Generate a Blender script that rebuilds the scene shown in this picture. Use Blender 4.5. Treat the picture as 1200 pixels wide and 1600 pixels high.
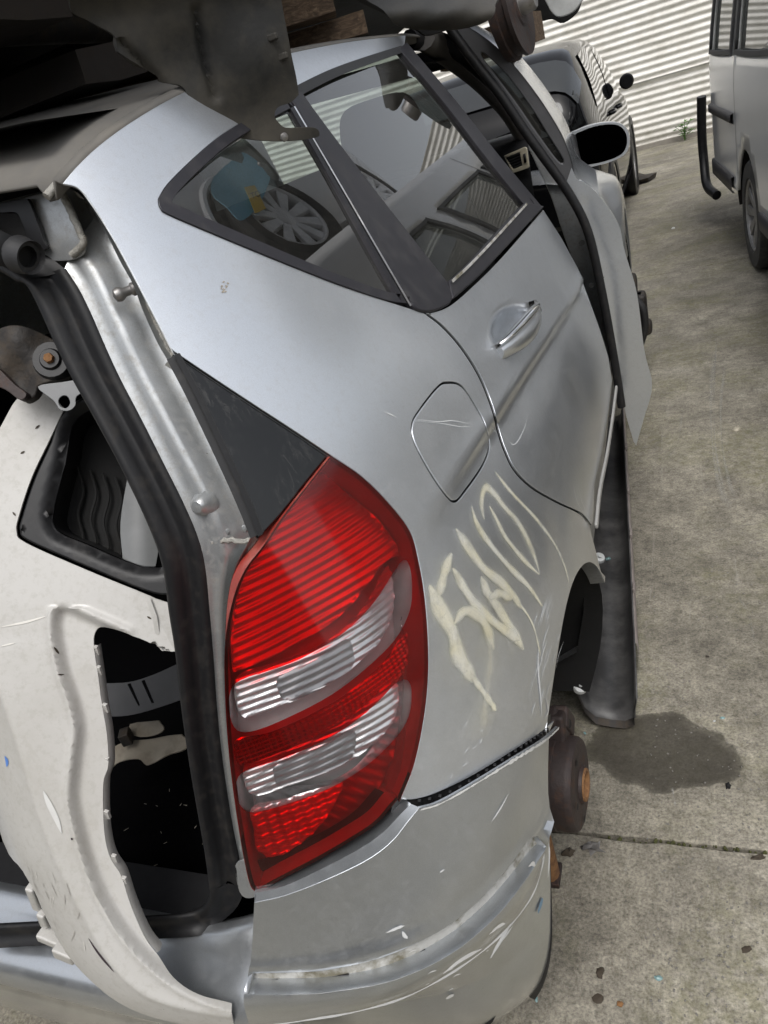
import bpy, bmesh, math, random
import numpy as np
from mathutils import Vector, Matrix
from mathutils.geometry import delaunay_2d_cdt
random.seed(7); rng = np.random.default_rng(7)
for o in list(bpy.data.objects): bpy.data.objects.remove(o, do_unlink=True)
SC = bpy.context.scene
COL = SC.collection

# ------------------------------------------------------------------ camera
FPX = 1156.0
def _n(v): v = np.asarray(v, float); return v/np.linalg.norm(v)
def _d(px, py): return np.array([px-600.0, 800.0-py, -FPX])
_F = _n(_d(1055, 40)); _R = -_n(_d(-2000, 1000)); _R = _n(_R-_F*(_R@_F)); _U = np.cross(_R, _F)
CAMM = np.array([_R, _F, _U])                       # world axes from camera axes
CAMP = np.array([1.117, -0.865, 1.343])
cam_d = bpy.data.cameras.new('camera'); cam = bpy.data.objects.new('camera', cam_d); COL.objects.link(cam)
cam_d.sensor_fit = 'VERTICAL'; cam_d.sensor_height = 36.0; cam_d.lens = 36.0*FPX/1600.0
cam_d.clip_start = 0.02; cam_d.clip_end = 500
mw = Matrix([list(r) for r in CAMM]).to_4x4(); mw.translation = Vector(CAMP); cam.matrix_world = mw
SC.camera = cam

# ------------------------------------------------------------------ sky, sun, exposure
SUN_EL, SUN_AZ = math.radians(60), math.radians(160)   # azimuth clockwise from +y: behind the camera, to the right
w = bpy.data.worlds.new('World'); SC.world = w; w.use_nodes = True
nt = w.node_tree; nt.nodes.clear()
sky = nt.nodes.new('ShaderNodeTexSky'); sky.sky_type = 'NISHITA'; sky.sun_disc = False
sky.sun_elevation = SUN_EL; sky.sun_rotation = SUN_AZ; sky.air_density = 1.0; sky.dust_density = 4.0; sky.ozone_density = 1.0
hs = nt.nodes.new('ShaderNodeHueSaturation'); hs.inputs['Saturation'].default_value = 0.27
bg = nt.nodes.new('ShaderNodeBackground'); bg.inputs['Strength'].default_value = 0.15
out = nt.nodes.new('ShaderNodeOutputWorld')
nt.links.new(sky.outputs[0], hs.inputs['Color']); nt.links.new(hs.outputs[0], bg.inputs[0]); nt.links.new(bg.outputs[0], out.inputs[0])
sd = bpy.data.lights.new('sun', 'SUN'); sd.energy = 0.8; sd.angle = math.radians(22); sd.color = (1.0, .985, .955)
sun = bpy.data.objects.new('sun', sd); COL.objects.link(sun)
_sv = Vector((math.sin(SUN_AZ)*math.cos(SUN_EL), math.cos(SUN_AZ)*math.cos(SUN_EL), math.sin(SUN_EL)))
sun.rotation_euler = _sv.to_track_quat('Z', 'Y').to_euler()
SC.view_settings.view_transform = 'Standard'; SC.view_settings.look = 'None'
SC.view_settings.exposure = 0.46; SC.view_settings.gamma = 1.0
SC.cycles.max_bounces = 8; SC.cycles.transparent_max_bounces = 16
SC.cycles.use_denoising = True

# ------------------------------------------------------------------ geometry helpers
def ray(px, py): return _n(CAMM @ _d(px, py))
def pl(px, py, axis, val):
    r = ray(px, py); return CAMP + r*((val-CAMP[axis])/r[axis])
def plane_map(p0, nrm):
    p0 = np.asarray(p0, float); nrm = _n(nrm)
    def f(uv):
        uv = np.atleast_2d(np.asarray(uv, float))
        d = np.stack([uv[:, 0]-600.0, 800.0-uv[:, 1], np.full(len(uv), -FPX)], 1) @ CAMM.T
        t = ((p0-CAMP) @ nrm)/(d @ nrm)
        P = CAMP + d*t[:, None]
        return P, np.tile(nrm, (len(P), 1))
    return f
def spline(xs, ys):
    xs = np.asarray(xs, float); ys = np.asarray(ys, float); n = len(xs); h = np.diff(xs)
    A = np.eye(n); b = np.zeros(n)
    for i in range(1, n-1):
        A[i, i-1] = h[i-1]; A[i, i] = 2*(h[i-1]+h[i]); A[i, i+1] = h[i]
        b[i] = 6*((ys[i+1]-ys[i])/h[i]-(ys[i]-ys[i-1])/h[i-1])
    m = np.linalg.solve(A, b)
    def f(x):
        x = np.clip(x, xs[0], xs[-1]); i = np.clip(np.searchsorted(xs, x)-1, 0, n-2)
        d = x-xs[i]; H = h[i]
        return ys[i]+d*((ys[i+1]-ys[i])/H-H*(2*m[i]+m[i+1])/6)+d*d*m[i]/2+d**3*(m[i+1]-m[i])/(6*H)
    return f
def sstep(a, b, x):
    t = np.clip((x-a)/(b-a), 0, 1); return t*t*(3-2*t)
def crv(pts, n=6, closed=False):
    """Catmull-Rom through pts; a point with a third value is a sharp corner."""
    P = [np.array(p[:2], float) for p in pts]; K = [len(p) > 2 for p in pts]; N = len(P); out = []
    rngi = range(N if closed else N-1)
    for i in rngi:
        a, b = P[i], P[(i+1) % N]
        pa = P[i-1] if (closed or i > 0) and not K[i] else a-(b-a)
        pb = P[(i+2) % N] if (closed or i+2 < N) and not K[(i+1) % N] else b+(b-a)
        for k in range(n):
            t = k/n
            out.append(.5*((2*a)+(b-pa)*t+(2*pa-5*a+4*b-pb)*t*t+(3*a-pa-3*b+pb)*t**3))
    if not closed: out.append(P[-1])
    return np.array(out)
def crv3(pts, n=6):
    P = [np.array(p, float) for p in pts]; N = len(P); out = []
    for i in range(N-1):
        a, b = P[i], P[i+1]; pa = P[i-1] if i else 2*a-b; pb = P[i+2] if i+2 < N else 2*b-a
        for k in range(n):
            t = k/n; out.append(.5*((2*a)+(b-pa)*t+(2*pa-5*a+4*b-pb)*t*t+(3*a-pa-3*b+pb)*t**3))
    out.append(P[-1]); return np.array(out)
def inside(poly, pts):
    x, y = pts[:, 0], pts[:, 1]; r = np.zeros(len(pts), bool); n = len(poly)
    for i in range(n):
        x1, y1 = poly[i]; x2, y2 = poly[(i+1) % n]
        if y1 == y2: continue
        c = ((y1 > y) != (y2 > y)) & (x < (x2-x1)*(y-y1)/(y2-y1)+x1); r ^= c
    return r
def seg_dist(poly, pts, closed=True):
    D = np.full(len(pts), 1e9); n = len(poly)
    for i in range(n if closed else n-1):
        a = poly[i]; b = poly[(i+1) % n]; ab = b-a; L = ab@ab+1e-18
        t = np.clip(((pts-a)@ab)/L, 0, 1)
        D = np.minimum(D, np.linalg.norm(pts-a-t[:, None]*ab, axis=1))
    return D
def signed_line(poly, pts):
    """signed distance to an open polyline, positive on its left side (uv axes)"""
    D = np.full(len(pts), 1e9); S = np.ones(len(pts))
    for i in range(len(poly)-1):
        a = poly[i]; b = poly[i+1]; ab = b-a; L = ab@ab+1e-18
        t = np.clip(((pts-a)@ab)/L, 0, 1); q = pts-a-t[:, None]*ab; d = np.linalg.norm(q, axis=1)
        m = d < D; s = np.sign(ab[0]*(pts[:, 1]-a[1])-ab[1]*(pts[:, 0]-a[0]))
        S[m] = s[m]; D[m] = d[m]
    return D*S
def root_of(o):
    while o.parent: o = o.parent
    return o
def mk(name, V, Fc, mat, parent=None, smooth=True, sharp=None):
    V = np.asarray(V, float)
    if parent is not None: off = np.array(root_of(parent).location)
    else: off = np.array([(V[:, 0].min()+V[:, 0].max())/2, (V[:, 1].min()+V[:, 1].max())/2, V[:, 2].min()])
    me = bpy.data.meshes.new(name); me.from_pydata((V-off).tolist(), [], [list(map(int, f)) for f in Fc]); me.update()
    if mat: me.materials.append(mat)
    if smooth:
        me.polygons.foreach_set('use_smooth', [True]*len(me.polygons))
        if sharp: me.set_sharp_from_angle(angle=math.radians(sharp))
    o = bpy.data.objects.new(name, me); COL.objects.link(o)
    if parent is not None: o.parent = parent
    else: o.location = off
    return o
def tag(o, label, cat, group=None, kind=None):
    o['label'] = label
    if cat: o['category'] = cat
    if group: o['group'] = group
    if kind: o['kind'] = kind
    return o
def thing(name, label, cat, loc=(0, 0, 0), group=None):
    o = bpy.data.objects.new(name, None); COL.objects.link(o); o.location = loc; o.empty_display_size = .1
    return tag(o, label, cat, group)
def solid(o, t, bev=0, off=-1, seg=2, ang=50):
    m = o.modifiers.new('s', 'SOLIDIFY'); m.thickness = t; m.offset = off; m.use_even_offset = False
    if bev:
        b = o.modifiers.new('b', 'BEVEL'); b.width = bev; b.segments = seg; b.limit_method = 'ANGLE'; b.angle_limit = math.radians(ang); b.harden_normals = True
    return o
def bevel(o, w, seg=2, ang=35):
    b = o.modifiers.new('b', 'BEVEL'); b.width = w; b.segments = seg; b.limit_method = 'ANGLE'; b.angle_limit = math.radians(ang); b.harden_normals = True
    return o
def flat_mesh(poly, res, holes=(), extra=None):
    poly = np.asarray(poly, float)
    mn = poly.min(0); sc = 1.0/max((poly.max(0)-mn).max(), 1e-9); r = res*sc
    q = (poly-mn)*sc; hs_ = [(np.asarray(h, float)-mn)*sc for h in holes]
    ys = np.arange(0, q[:, 1].max()+r, r*.866); g = []
    for k, y in enumerate(ys):
        xs = np.arange((k % 2)*r*.5, q[:, 0].max()+r, r); g.append(np.stack([xs, np.full(len(xs), y)], 1))
    g = np.concatenate(g); g = g[inside(q, g)]
    if len(g): g = g[seg_dist(q, g) > .45*r]
    for h in hs_:
        if len(g): g = g[(~inside(h, g))]
        if len(g): g = g[seg_dist(h, g) > .45*r]
    V = [Vector(p) for p in q]; E = [(i, (i+1) % len(q)) for i in range(len(q))]
    for h in hs_:
        b0 = len(V); V += [Vector(p) for p in h]; E += [(b0+i, b0+(i+1) % len(h)) for i in range(len(h))]
    V += [Vector(p) for p in g]
    vo, eo, fo, _a, _b, _c = delaunay_2d_cdt(V, E, [], 0, 1e-6)
    vo = np.array([[v[0], v[1]] for v in vo]); fo = [f for f in fo]
    c = np.array([vo[list(f)].mean(0) for f in fo]); ok = inside(q, c)
    for h in hs_: ok &= ~inside(h, c)
    fo = [f for f, k in zip(fo, ok) if k]
    used = sorted({i for f in fo for i in f}); mp_ = {u: k for k, u in enumerate(used)}
    return vo[used]/sc+mn, [[mp_[i] for i in f] for f in fo]
def panel(name, poly, mp, mat, parent=None, res=12, thick=.003, bev=.0012, off=0, disp=None, holes=(), uv=True, sharp=None):
    U, Fc = flat_mesh(poly, res, holes)
    P, N = mp(U)
    h = np.full(len(U), float(off))
    if disp is not None: h = h+disp(U, P)
    P = P+N*h[:, None]
    # orient faces along N
    f0 = np.array([f[:3] for f in Fc]); g = np.cross(P[f0[:, 1]]-P[f0[:, 0]], P[f0[:, 2]]-P[f0[:, 0]])
    sgn = np.einsum('ij,ij->i', g, N[f0[:, 0]]) < 0
    Fc = [f[::-1] if s else f for f, s in zip(Fc, sgn)]
    o = mk(name, P, Fc, mat, parent, True, sharp)
    if thick: solid(o, thick, bev)
    return o
def ring_frames(P):
    P = np.asarray(P, float); T = np.gradient(P, axis=0); T /= np.linalg.norm(T, axis=1)[:, None]+1e-12
    up = np.array([0, 0, 1.0]) if abs(T[0][2]) < .9 else np.array([0, 1.0, 0]); n = np.cross(T[0], up); n /= np.linalg.norm(n)
    Ns = []; 
    for t in T:
        n = n-t*(n@t); n /= np.linalg.norm(n); Ns.append(n)
    Ns = np.array(Ns); return T, Ns, np.cross(T, Ns)
def tube_g(path, r, seg=10, cap=True):
    P = np.asarray(path, float); T, A, B = ring_frames(P); r = np.broadcast_to(np.asarray(r, float), (len(P),))
    V = []; Fc = []
    for i in range(len(P)):
        for k in range(seg):
            a = 2*math.pi*k/seg; V.append(P[i]+r[i]*(math.cos(a)*A[i]+math.sin(a)*B[i]))
    for i in range(len(P)-1):
        for k in range(seg):
            k2 = (k+1) % seg; Fc.append((i*seg+k, i*seg+k2, (i+1)*seg+k2, (i+1)*seg+k))
    if cap:
        Fc.append(tuple(range(seg))[::-1]); Fc.append(tuple((len(P)-1)*seg+k for k in range(seg)))
    return V, Fc
def tube(name, path, r, mat, parent=None, seg=10, cap=True): 
    V, Fc = tube_g(path, r, seg, cap); return mk(name, V, Fc, mat, parent, True, 50)
def loft(name, rows, mat, parent=None, closed=False, cap=False, sharp=None, flip=False):
    n = len(rows[0]); V = [p for r in rows for p in r]; Fc = []
    for i in range(len(rows)-1):
        for k in range(n if closed else n-1):
            k2 = (k+1) % n; f = (i*n+k, i*n+k2, (i+1)*n+k2, (i+1)*n+k); Fc.append(f[::-1] if flip else f)
    if cap: Fc.append(tuple(range(n))[::-1]); Fc.append(tuple((len(rows)-1)*n+k for k in range(n)))
    return mk(name, V, Fc, mat, parent, True, sharp)
def merge(parts):
    V = []; Fc = []
    for v, f in parts:
        b = len(V); V += [np.asarray(p, float) for p in v]; Fc += [tuple(b+i for i in q) for q in f]
    return V, Fc
def box_g(c, s, R=None):
    c = np.asarray(c, float); h = np.asarray(s, float)/2
    V = [np.array([x, y, z])*h for x in (-1, 1) for y in (-1, 1) for z in (-1, 1)]
    if R is not None: V = [R@v for v in V]
    return [c+v for v in V], [(0, 1, 3, 2), (4, 6, 7, 5), (0, 4, 5, 1), (2, 3, 7, 6), (0, 2, 6, 4), (1, 5, 7, 3)]
def rotm(axis, a):
    return np.array(Matrix.Rotation(a, 3, axis))
def box(name, c, s, mat, parent=None, bev=.004, R=None, seg=2):
    V, Fc = box_g(c, s, R); o = mk(name, V, Fc, mat, parent, True, 30)
    if bev: bevel(o, bev, seg)
    return o
def prism(name, pts, vec, mat, parent=None, bev=0, sharp=30):
    """polygon (3-D points) extruded along vec"""
    P = np.asarray(pts, float); n = len(P); V = np.concatenate([P, P+np.asarray(vec, float)])
    Fc = [tuple(range(n)), tuple(range(2*n-1, n-1, -1))]+[(i, i+n, (i+1) % n+n, (i+1) % n) for i in range(n)]
    o = mk(name, V, Fc, mat, parent, True, sharp)
    bm = bmesh.new(); bm.from_mesh(o.data); bmesh.ops.recalc_face_normals(bm, faces=bm.faces); bm.to_mesh(o.data); bm.free()
    if bev: bevel(o, bev)
    return o
def lathe_g(prof, axis_o, axis_d, seg=32, closed=False):
    a = _n(axis_d); t = np.array([0, 0, 1.0]) if abs(a[2]) < .9 else np.array([1.0, 0, 0]); u = _n(np.cross(a, t)); v = np.cross(a, u)
    V = []; Fc = []; m = len(prof)
    for k in range(seg):
        c, s = math.cos(2*math.pi*k/seg), math.sin(2*math.pi*k/seg)
        for (r, h) in prof: V.append(np.asarray(axis_o, float)+a*h+(u*c+v*s)*r)
    for k in range(seg):
        k2 = (k+1) % seg
        for j in range(m-1 if not closed else m):
            j2 = (j+1) % m; Fc.append((k*m+j, k2*m+j, k2*m+j2, k*m+j2))
    return V, Fc
def lathe(name, prof, axis_o, axis_d, mat, parent=None, seg=32, sharp=35, closed=False):
    V, Fc = lathe_g(prof, axis_o, axis_d, seg, closed)
    o = mk(name, V, Fc, mat, parent, True, sharp)
    bm = bmesh.new(); bm.from_mesh(o.data); bmesh.ops.recalc_face_normals(bm, faces=bm.faces); bm.to_mesh(o.data); bm.free()
    return o

# ------------------------------------------------------------------ materials
def mat_new(name):
    m = bpy.data.materials.new(name); m.use_nodes = True; n = m.node_tree.nodes; l = m.node_tree.links
    return m, n, l, n['Principled BSDF']
def setp(b, **k):
    for a, v in k.items():
        a = a.replace('_', ' ')
        b.inputs[a].default_value = v if not (isinstance(v, tuple) and len(v) == 3) else v+(1,)
def noise(n, l, scale, detail=4, rough=.55, co=None, dist=0):
    t = n.new('ShaderNodeTexNoise'); t.inputs['Scale'].default_value = scale; t.inputs['Detail'].default_value = detail
    t.inputs['Roughness'].default_value = rough; t.inputs['Distortion'].default_value = dist
    if co is not None: l.new(co, t.inputs['Vector'])
    return t.outputs['Fac']
def ramp(n, l, fac, stops):
    r = n.new('ShaderNodeValToRGB'); e = r.color_ramp.elements
    while len(e) < len(stops): e.new(.5)
    for i, (p, c) in enumerate(stops):
        e[i].position = p; e[i].color = (c, c, c, 1) if not isinstance(c, tuple) else c+(1,)
    l.new(fac, r.inputs[0]); return r.outputs[0]
def mixc(n, l, fac, a, b, mode='MIX'):
    m = n.new('ShaderNodeMix'); m.data_type = 'RGBA'; m.blend_type = mode
    for s, v in ((m.inputs[0], fac), (m.inputs[6], a), (m.inputs[7], b)):
        if hasattr(v, 'is_output'): l.new(v, s)
        elif isinstance(v, tuple): s.default_value = v+(1,)
        else: s.default_value = v
    return m.outputs[2]
def mth(n, l, op, a, b=0.0):
    m = n.new('ShaderNodeMath'); m.operation = op
    for s, v in ((m.inputs[0], a), (m.inputs[1], b)):
        if hasattr(v, 'is_output'): l.new(v, s)
        else: s.default_value = v
    return m.outputs[0]
def bump(n, l, h, st, dist, b):
    m = n.new('ShaderNodeBump'); m.inputs['Strength'].default_value = st; m.inputs['Distance'].default_value = dist
    l.new(h, m.inputs['Height']); l.new(m.outputs[0], b.inputs['Normal']); return m
def geo(n): return n.new('ShaderNodeNewGeometry').outputs['Position']
def simple(name, col, rough=.6, metal=0, dirt=None, dscale=12, dlo=.45, dhi=.7, damt=.7, bmp=0, bscale=200, bdist=.001, coat=0, spec=.5):
    m, n, l, b = mat_new(name); p = geo(n); setp(b, Roughness=rough, Metallic=metal, Coat_Weight=coat)
    b.inputs['Specular IOR Level'].default_value = spec
    v = noise(n, l, dscale*2.3, 6, .6, p); c = mixc(n, l, ramp(n, l, v, [(.3, 0.0), (.7, 1.0)]), tuple(x*.88 for x in col), tuple(min(1, x*1.1) for x in col))
    if dirt:
        f = mth(n, l, 'MULTIPLY', ramp(n, l, noise(n, l, dscale, 8, .65, p), [(dlo, 0.0), (dhi, 1.0)]), damt)
        c = mixc(n, l, f, c, dirt)
        l.new(mth(n, l, 'ADD', mth(n, l, 'MULTIPLY', f, .3), rough), b.inputs['Roughness'])
    l.new(c, b.inputs['Base Color'])
    if bmp: bump(n, l, noise(n, l, bscale, 4, .6, p), bmp, bdist, b)
    return m
def paint(name, col, metal, rough, dustamt=.35, dust=(.30, .28, .25), coat=1.0, flake=True, speck=True):
    m, n, l, b = mat_new(name); p = geo(n)
    setp(b, Metallic=metal, Roughness=rough, Coat_Weight=coat, Coat_Roughness=.06)
    c = mixc(n, l, ramp(n, l, noise(n, l, 1500, 1, .5, p), [(.3, 0.0), (.7, 1.0)]), tuple(x*.9 for x in col), tuple(min(1, x*1.08) for x in col)) if flake else mixc(n, l, 0.0, col, col)
    # soft water marks and wiped dust, plus small chips and specks
    d1 = ramp(n, l, noise(n, l, 5.5, 9, .72, p, .5), [(.46, 0.0), (.72, 1.0)])
    d2 = ramp(n, l, noise(n, l, 110, 5, .75, p), [(.5, 0.0), (.72, 1.0)])
    df = mth(n, l, 'MULTIPLY', mth(n, l, 'ADD', mth(n, l, 'MULTIPLY', d1, .8), mth(n, l, 'MULTIPLY', d2, .8)), dustamt)
    c = mixc(n, l, df, c, dust)
    if speck:
        vo = n.new('ShaderNodeTexVoronoi'); vo.inputs['Scale'].default_value = 55; l.new(p, vo.inputs['Vector'])
        sp = ramp(n, l, vo.outputs['Distance'], [(.025, 1.0), (.04, 0.0)])
        sel = ramp(n, l, noise(n, l, 9, 3, .5, p), [(.58, 0.0), (.64, 1.0)])
        spf = mth(n, l, 'MULTIPLY', sp, sel)
        c = mixc(n, l, spf, c, (.10, .09, .08))
    l.new(c, b.inputs['Base Color'])
    l.new(mth(n, l, 'SUBTRACT', metal, mth(n, l, 'MULTIPLY', df, metal*.8)), b.inputs['Metallic'])
    l.new(mth(n, l, 'ADD', .045, mth(n, l, 'MULTIPLY', df, .6)), b.inputs['Coat Roughness'])
    l.new(mth(n, l, 'ADD', rough, mth(n, l, 'MULTIPLY', df, .3)), b.inputs['Roughness'])
    bm_ = n.new('ShaderNodeBump'); bm_.inputs['Strength'].default_value = .25; bm_.inputs['Distance'].default_value = .0006
    l.new(noise(n, l, 420, 3, .5, p), bm_.inputs['Height']); l.new(bm_.outputs[0], b.inputs['Coat Normal'])
    return m
def glassy(name, tint, dust=(.34, .33, .30), damt=.25, gl=(1, 1, 1), rough=.0, ior=1.5, dscale=5):
    """thin pane: tinted transparency, mirror reflection by Fresnel, dust film"""
    m, n, l, b = mat_new(name); n.remove(b); p = geo(n)
    tr = n.new('ShaderNodeBsdfTransparent'); tr.inputs[0].default_value = tint+(1,)
    g = n.new('ShaderNodeBsdfGlossy'); g.inputs[0].default_value = gl+(1,); g.inputs['Roughness'].default_value = rough
    fr = n.new('ShaderNodeFresnel'); fr.inputs[0].default_value = ior
    mx = n.new('ShaderNodeMixShader'); l.new(fr.outputs[0], mx.inputs[0]); l.new(tr.outputs[0], mx.inputs[1]); l.new(g.outputs[0], mx.inputs[2])
    df = n.new('ShaderNodeBsdfDiffuse'); df.inputs[0].default_value = dust+(1,)
    a = ramp(n, l, noise(n, l, dscale, 6, .7, p, .6), [(.40, 0.0), (.75, 1.0)])
    s = ramp(n, l, noise(n, l, 520, 2, .5, p), [(.50, .0), (.70, 1.0)])
    f = mth(n, l, 'MULTIPLY', mth(n, l, 'ADD', mth(n, l, 'MULTIPLY', a, s), mth(n, l, 'MULTIPLY', a, .25)), damt)
    f = mth(n, l, 'ADD', f, .02)
    m2 = n.new('ShaderNodeMixShader'); l.new(f, m2.inputs[0]); l.new(mx.outputs[0], m2.inputs[1]); l.new(df.outputs[0], m2.inputs[2])
    l.new(m2.outputs[0], n['Material Output'].inputs[0]); return m
SILVER = paint('silver_paint', (.685, .715, .75), .86, .34, .20)
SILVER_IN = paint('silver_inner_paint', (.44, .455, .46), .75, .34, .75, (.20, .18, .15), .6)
ROOFDUST = simple('dusty_roof', (.13, .125, .115), .75, 0, (.20, .18, .15), 9, .4, .7, .6, .3, 60, .001)
BUMPER_SILVER = paint('bumper_silver_paint', (.52, .545, .57), .88, .31, .20)
WHITE = paint('cream_white_paint', (.49, .48, .455), 0, .40, .45, (.29, .27, .225), .5, False)
VANWHITE = paint('van_white_paint', (.92, .925, .92), 0, .32, .10, (.5, .49, .45), 1.0, False)
BLACKPAINT = simple('black_car_paint', (.004, .004, .0045), .04, 0, None, 5, spec=.3)
RUBBER = simple('black_rubber', (.022, .022, .023), .55, 0, (.12, .11, .10), 25, .55, .8, .5, .3, 300, .0006)
SEALMAT = simple('seal_rubber', (.010, .010, .011), .48, 0, (.05, .043, .036), 60, .5, .8, .5, .25, 400, .0005, spec=.35)
PLASTIC = simple('black_plastic', (.012, .012, .013), .42, 0, (.08, .075, .07), 20, .55, .8, .45, .2, 500, .0004, spec=.4)
TRIM = simple('dusty_black_trim', (.022, .021, .026), .48, 0, (.11, .105, .10), 30, .5, .8, .4, .35, 700, .0004)
DARKGREY = simple('dark_grey_plastic', (.026, .026, .025), .55, 0, (.085, .076, .06), 11, .42, .68, .8, .5, 60, .002, spec=.3)
CARPET = simple('black_carpet', (.003, .003, .0033), .95, 0, (.015, .0135, .012), 40, .62, .75, .4, .8, 900, .002, spec=.08)
FABRIC = simple('grey_seat_fabric', (.014, .0145, .015), .9, 0, None, 12, bmp=.5, bscale=800, bdist=.001, spec=.2)
BEIGE = simple('beige_plastic', (.42, .38, .30), .6, 0, (.2, .17, .13), 20, .5, .7, .5)
PALEGREY = simple('pale_grey_plastic', (.50, .51, .50), .45, 0, (.3, .29, .27), 15, .5, .8, .4)
RUST = simple('rusty_iron', (.040, .029, .027), .6, .25, (.12, .055, .028), 45, .52, .75, .6, .5, 120, .002)
RUSTBRIGHT = simple('bright_rust', (.23, .115, .045), .85, 0, (.10, .05, .03), 60, .45, .7, .8, .6, 200, .002)
STEEL = simple('dull_steel', (.30, .29, .28), .45, .8, (.14, .10, .07), 40, .5, .75, .6)
CHROME = simple('chrome', (.80, .80, .80), .08, 1)
DARKMETAL = simple('dirty_dark_metal', (.035, .032, .03), .6, .4, (.10, .075, .05), 30, .45, .7, .7, .5, 80, .003)
UNDER = simple('underbody_black', (.005, .005, .005), .85, 0, (.025, .018, .012), 5, .5, .75, .5, .5, 30, .004)
UNDERGREY = simple('underbody_grey', (.055, .055, .053), .5, 0, (.10, .088, .07), 5, .4, .75, .7, .6, 18, .006)
TYRE = simple('tyre_rubber', (.025, .025, .025), .75, 0, (.13, .12, .10), 20, .45, .75, .6, .4, 150, .002)
ALLOY = simple('alloy_silver', (.85, .86, .87), .35, .2, (.3, .28, .25), 14, .5, .8, .4)
BLUE = simple('blue_plastic_sheet', (.12, .52, .75), .5, 0, (.45, .70, .78), 3, .4, .7, .5)
YELLOW = simple('yellow_card', (.90, .62, .05), .6)
GROOVE = simple('grimy_groove', (.46, .455, .43), .6, 0, (.13, .115, .07), 28, .46, .62, .9, .5, 150, .0015)
CHIP = simple('bare_white_plastic', (.56, .56, .54), .6)
SEALANT = simple('grey_sealant_bead', (.33, .32, .29), .6, 0, (.15, .12, .08), 40, .45, .7, .6, .8, 260, .003)
def _wood():
    m, n, l, b = mat_new('old_timber'); p = geo(n); mp_ = n.new('ShaderNodeMapping'); mp_.inputs['Scale'].default_value = (4, 40, 40)
    mp_.inputs['Rotation'].default_value = (0, 0, math.radians(-28)); l.new(p, mp_.inputs[0])
    v = noise(n, l, 3, 8, .65, mp_.outputs[0], 1.0)
    l.new(ramp(n, l, v, [(.25, (.035, .025, .018)), (.5, (.12, .08, .05)), (.75, (.27, .19, .12))]), b.inputs['Base Color']); setp(b, Roughness=.85)
    bump(n, l, v, .8, .004, b); return m
WOOD = _wood()
def _concrete():
    m, n, l, b = mat_new('stained_concrete'); p = geo(n)
    big = noise(n, l, 1.3, 8, .62, p, .5); mid = noise(n, l, 9, 8, .7, p, .3); fine = noise(n, l, 170, 5, .7, p); grit = noise(n, l, 620, 3, .6, p)
    c = ramp(n, l, big, [(.32, (.160, .150, .125)), (.50, (.265, .250, .212)), (.68, (.37, .352, .305))])
    c = mixc(n, l, .75, c, ramp(n, l, mid, [(.3, (.40, .38, .36)), (.55, (1.0, .98, .94)), (.75, (1.5, 1.47, 1.4))]), 'MULTIPLY')
    c = mixc(n, l, .85, c, ramp(n, l, fine, [(.33, (.42, .41, .40)), (.5, (.95, .94, .92)), (.66, (1.35, 1.33, 1.28))]), 'MULTIPLY')
    c = mixc(n, l, .8, c, ramp(n, l, noise(n, l, 48, 5, .75, p), [(.34, (.50, .48, .45)), (.52, (1.0, 1.0, 1.0)), (.68, (1.28, 1.27, 1.24))]), 'MULTIPLY')
    # pale exposed-aggregate grains and dark pits
    c = mixc(n, l, mth(n, l, 'MULTIPLY', ramp(n, l, grit, [(.60, 0.0), (.68, 1.0)]), .5), c, (.46, .43, .38))
    # worn pale scuff streaks running along the lane
    ma = n.new('ShaderNodeMapping'); ma.inputs['Scale'].default_value = (22, 1.6, 1); ma.inputs['Rotation'].default_value = (0, 0, .12); l.new(p, ma.inputs[0])
    st = mth(n, l, 'MULTIPLY', ramp(n, l, noise(n, l, 1.0, 9, .75, ma.outputs[0], .9), [(.60, 0.0), (.75, 1.0)]), .5); c = mixc(n, l, st, c, (.45, .43, .385))
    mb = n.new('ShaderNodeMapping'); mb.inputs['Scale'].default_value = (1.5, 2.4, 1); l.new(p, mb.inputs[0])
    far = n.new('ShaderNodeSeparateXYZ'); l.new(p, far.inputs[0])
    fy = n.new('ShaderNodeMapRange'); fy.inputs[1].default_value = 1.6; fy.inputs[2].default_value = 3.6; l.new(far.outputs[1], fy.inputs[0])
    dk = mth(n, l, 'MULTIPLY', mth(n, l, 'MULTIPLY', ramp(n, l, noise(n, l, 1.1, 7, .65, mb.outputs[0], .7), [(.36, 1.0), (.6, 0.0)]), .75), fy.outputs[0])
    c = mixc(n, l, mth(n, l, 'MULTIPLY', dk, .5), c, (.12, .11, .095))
    # moss
    mo = mth(n, l, 'MULTIPLY', ramp(n, l, noise(n, l, 2.6, 5, .6, p), [(.47, 0.0), (.60, 1.0)]), ramp(n, l, noise(n, l, 38, 6, .7, p), [(.40, 0.0), (.58, 1.0)]))
    c = mixc(n, l, mth(n, l, 'MULTIPLY', mo, .48), c, (.15, .145, .065))
    # wet oil patch beside the hub: warped ellipses
    mw_ = n.new('ShaderNodeMapping'); mw_.inputs['Location'].default_value = (-.985, -.335, 0); mw_.vector_type = 'POINT'
    wn = n.new('ShaderNodeTexNoise'); wn.inputs['Scale'].default_value = 9; wn.inputs['Detail'].default_value = 5; l.new(p, wn.inputs['Vector'])
    ws = n.new('ShaderNodeVectorMath'); ws.operation = 'MULTIPLY_ADD'; l.new(wn.outputs['Color'], ws.inputs[0]); ws.inputs[1].default_value = (.15, .13, 0); l.new(p, ws.inputs[2])
    wq = n.new('ShaderNodeVectorMath'); wq.operation = 'SUBTRACT'; l.new(ws.outputs[0], wq.inputs[0]); wq.inputs[1].default_value = (1.045, .40, 0)
    wz = n.new('ShaderNodeVectorMath'); wz.operation = 'MULTIPLY'; l.new(wq.outputs[0], wz.inputs[0]); wz.inputs[1].default_value = (1/.175, 1/.10, 0)
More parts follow.
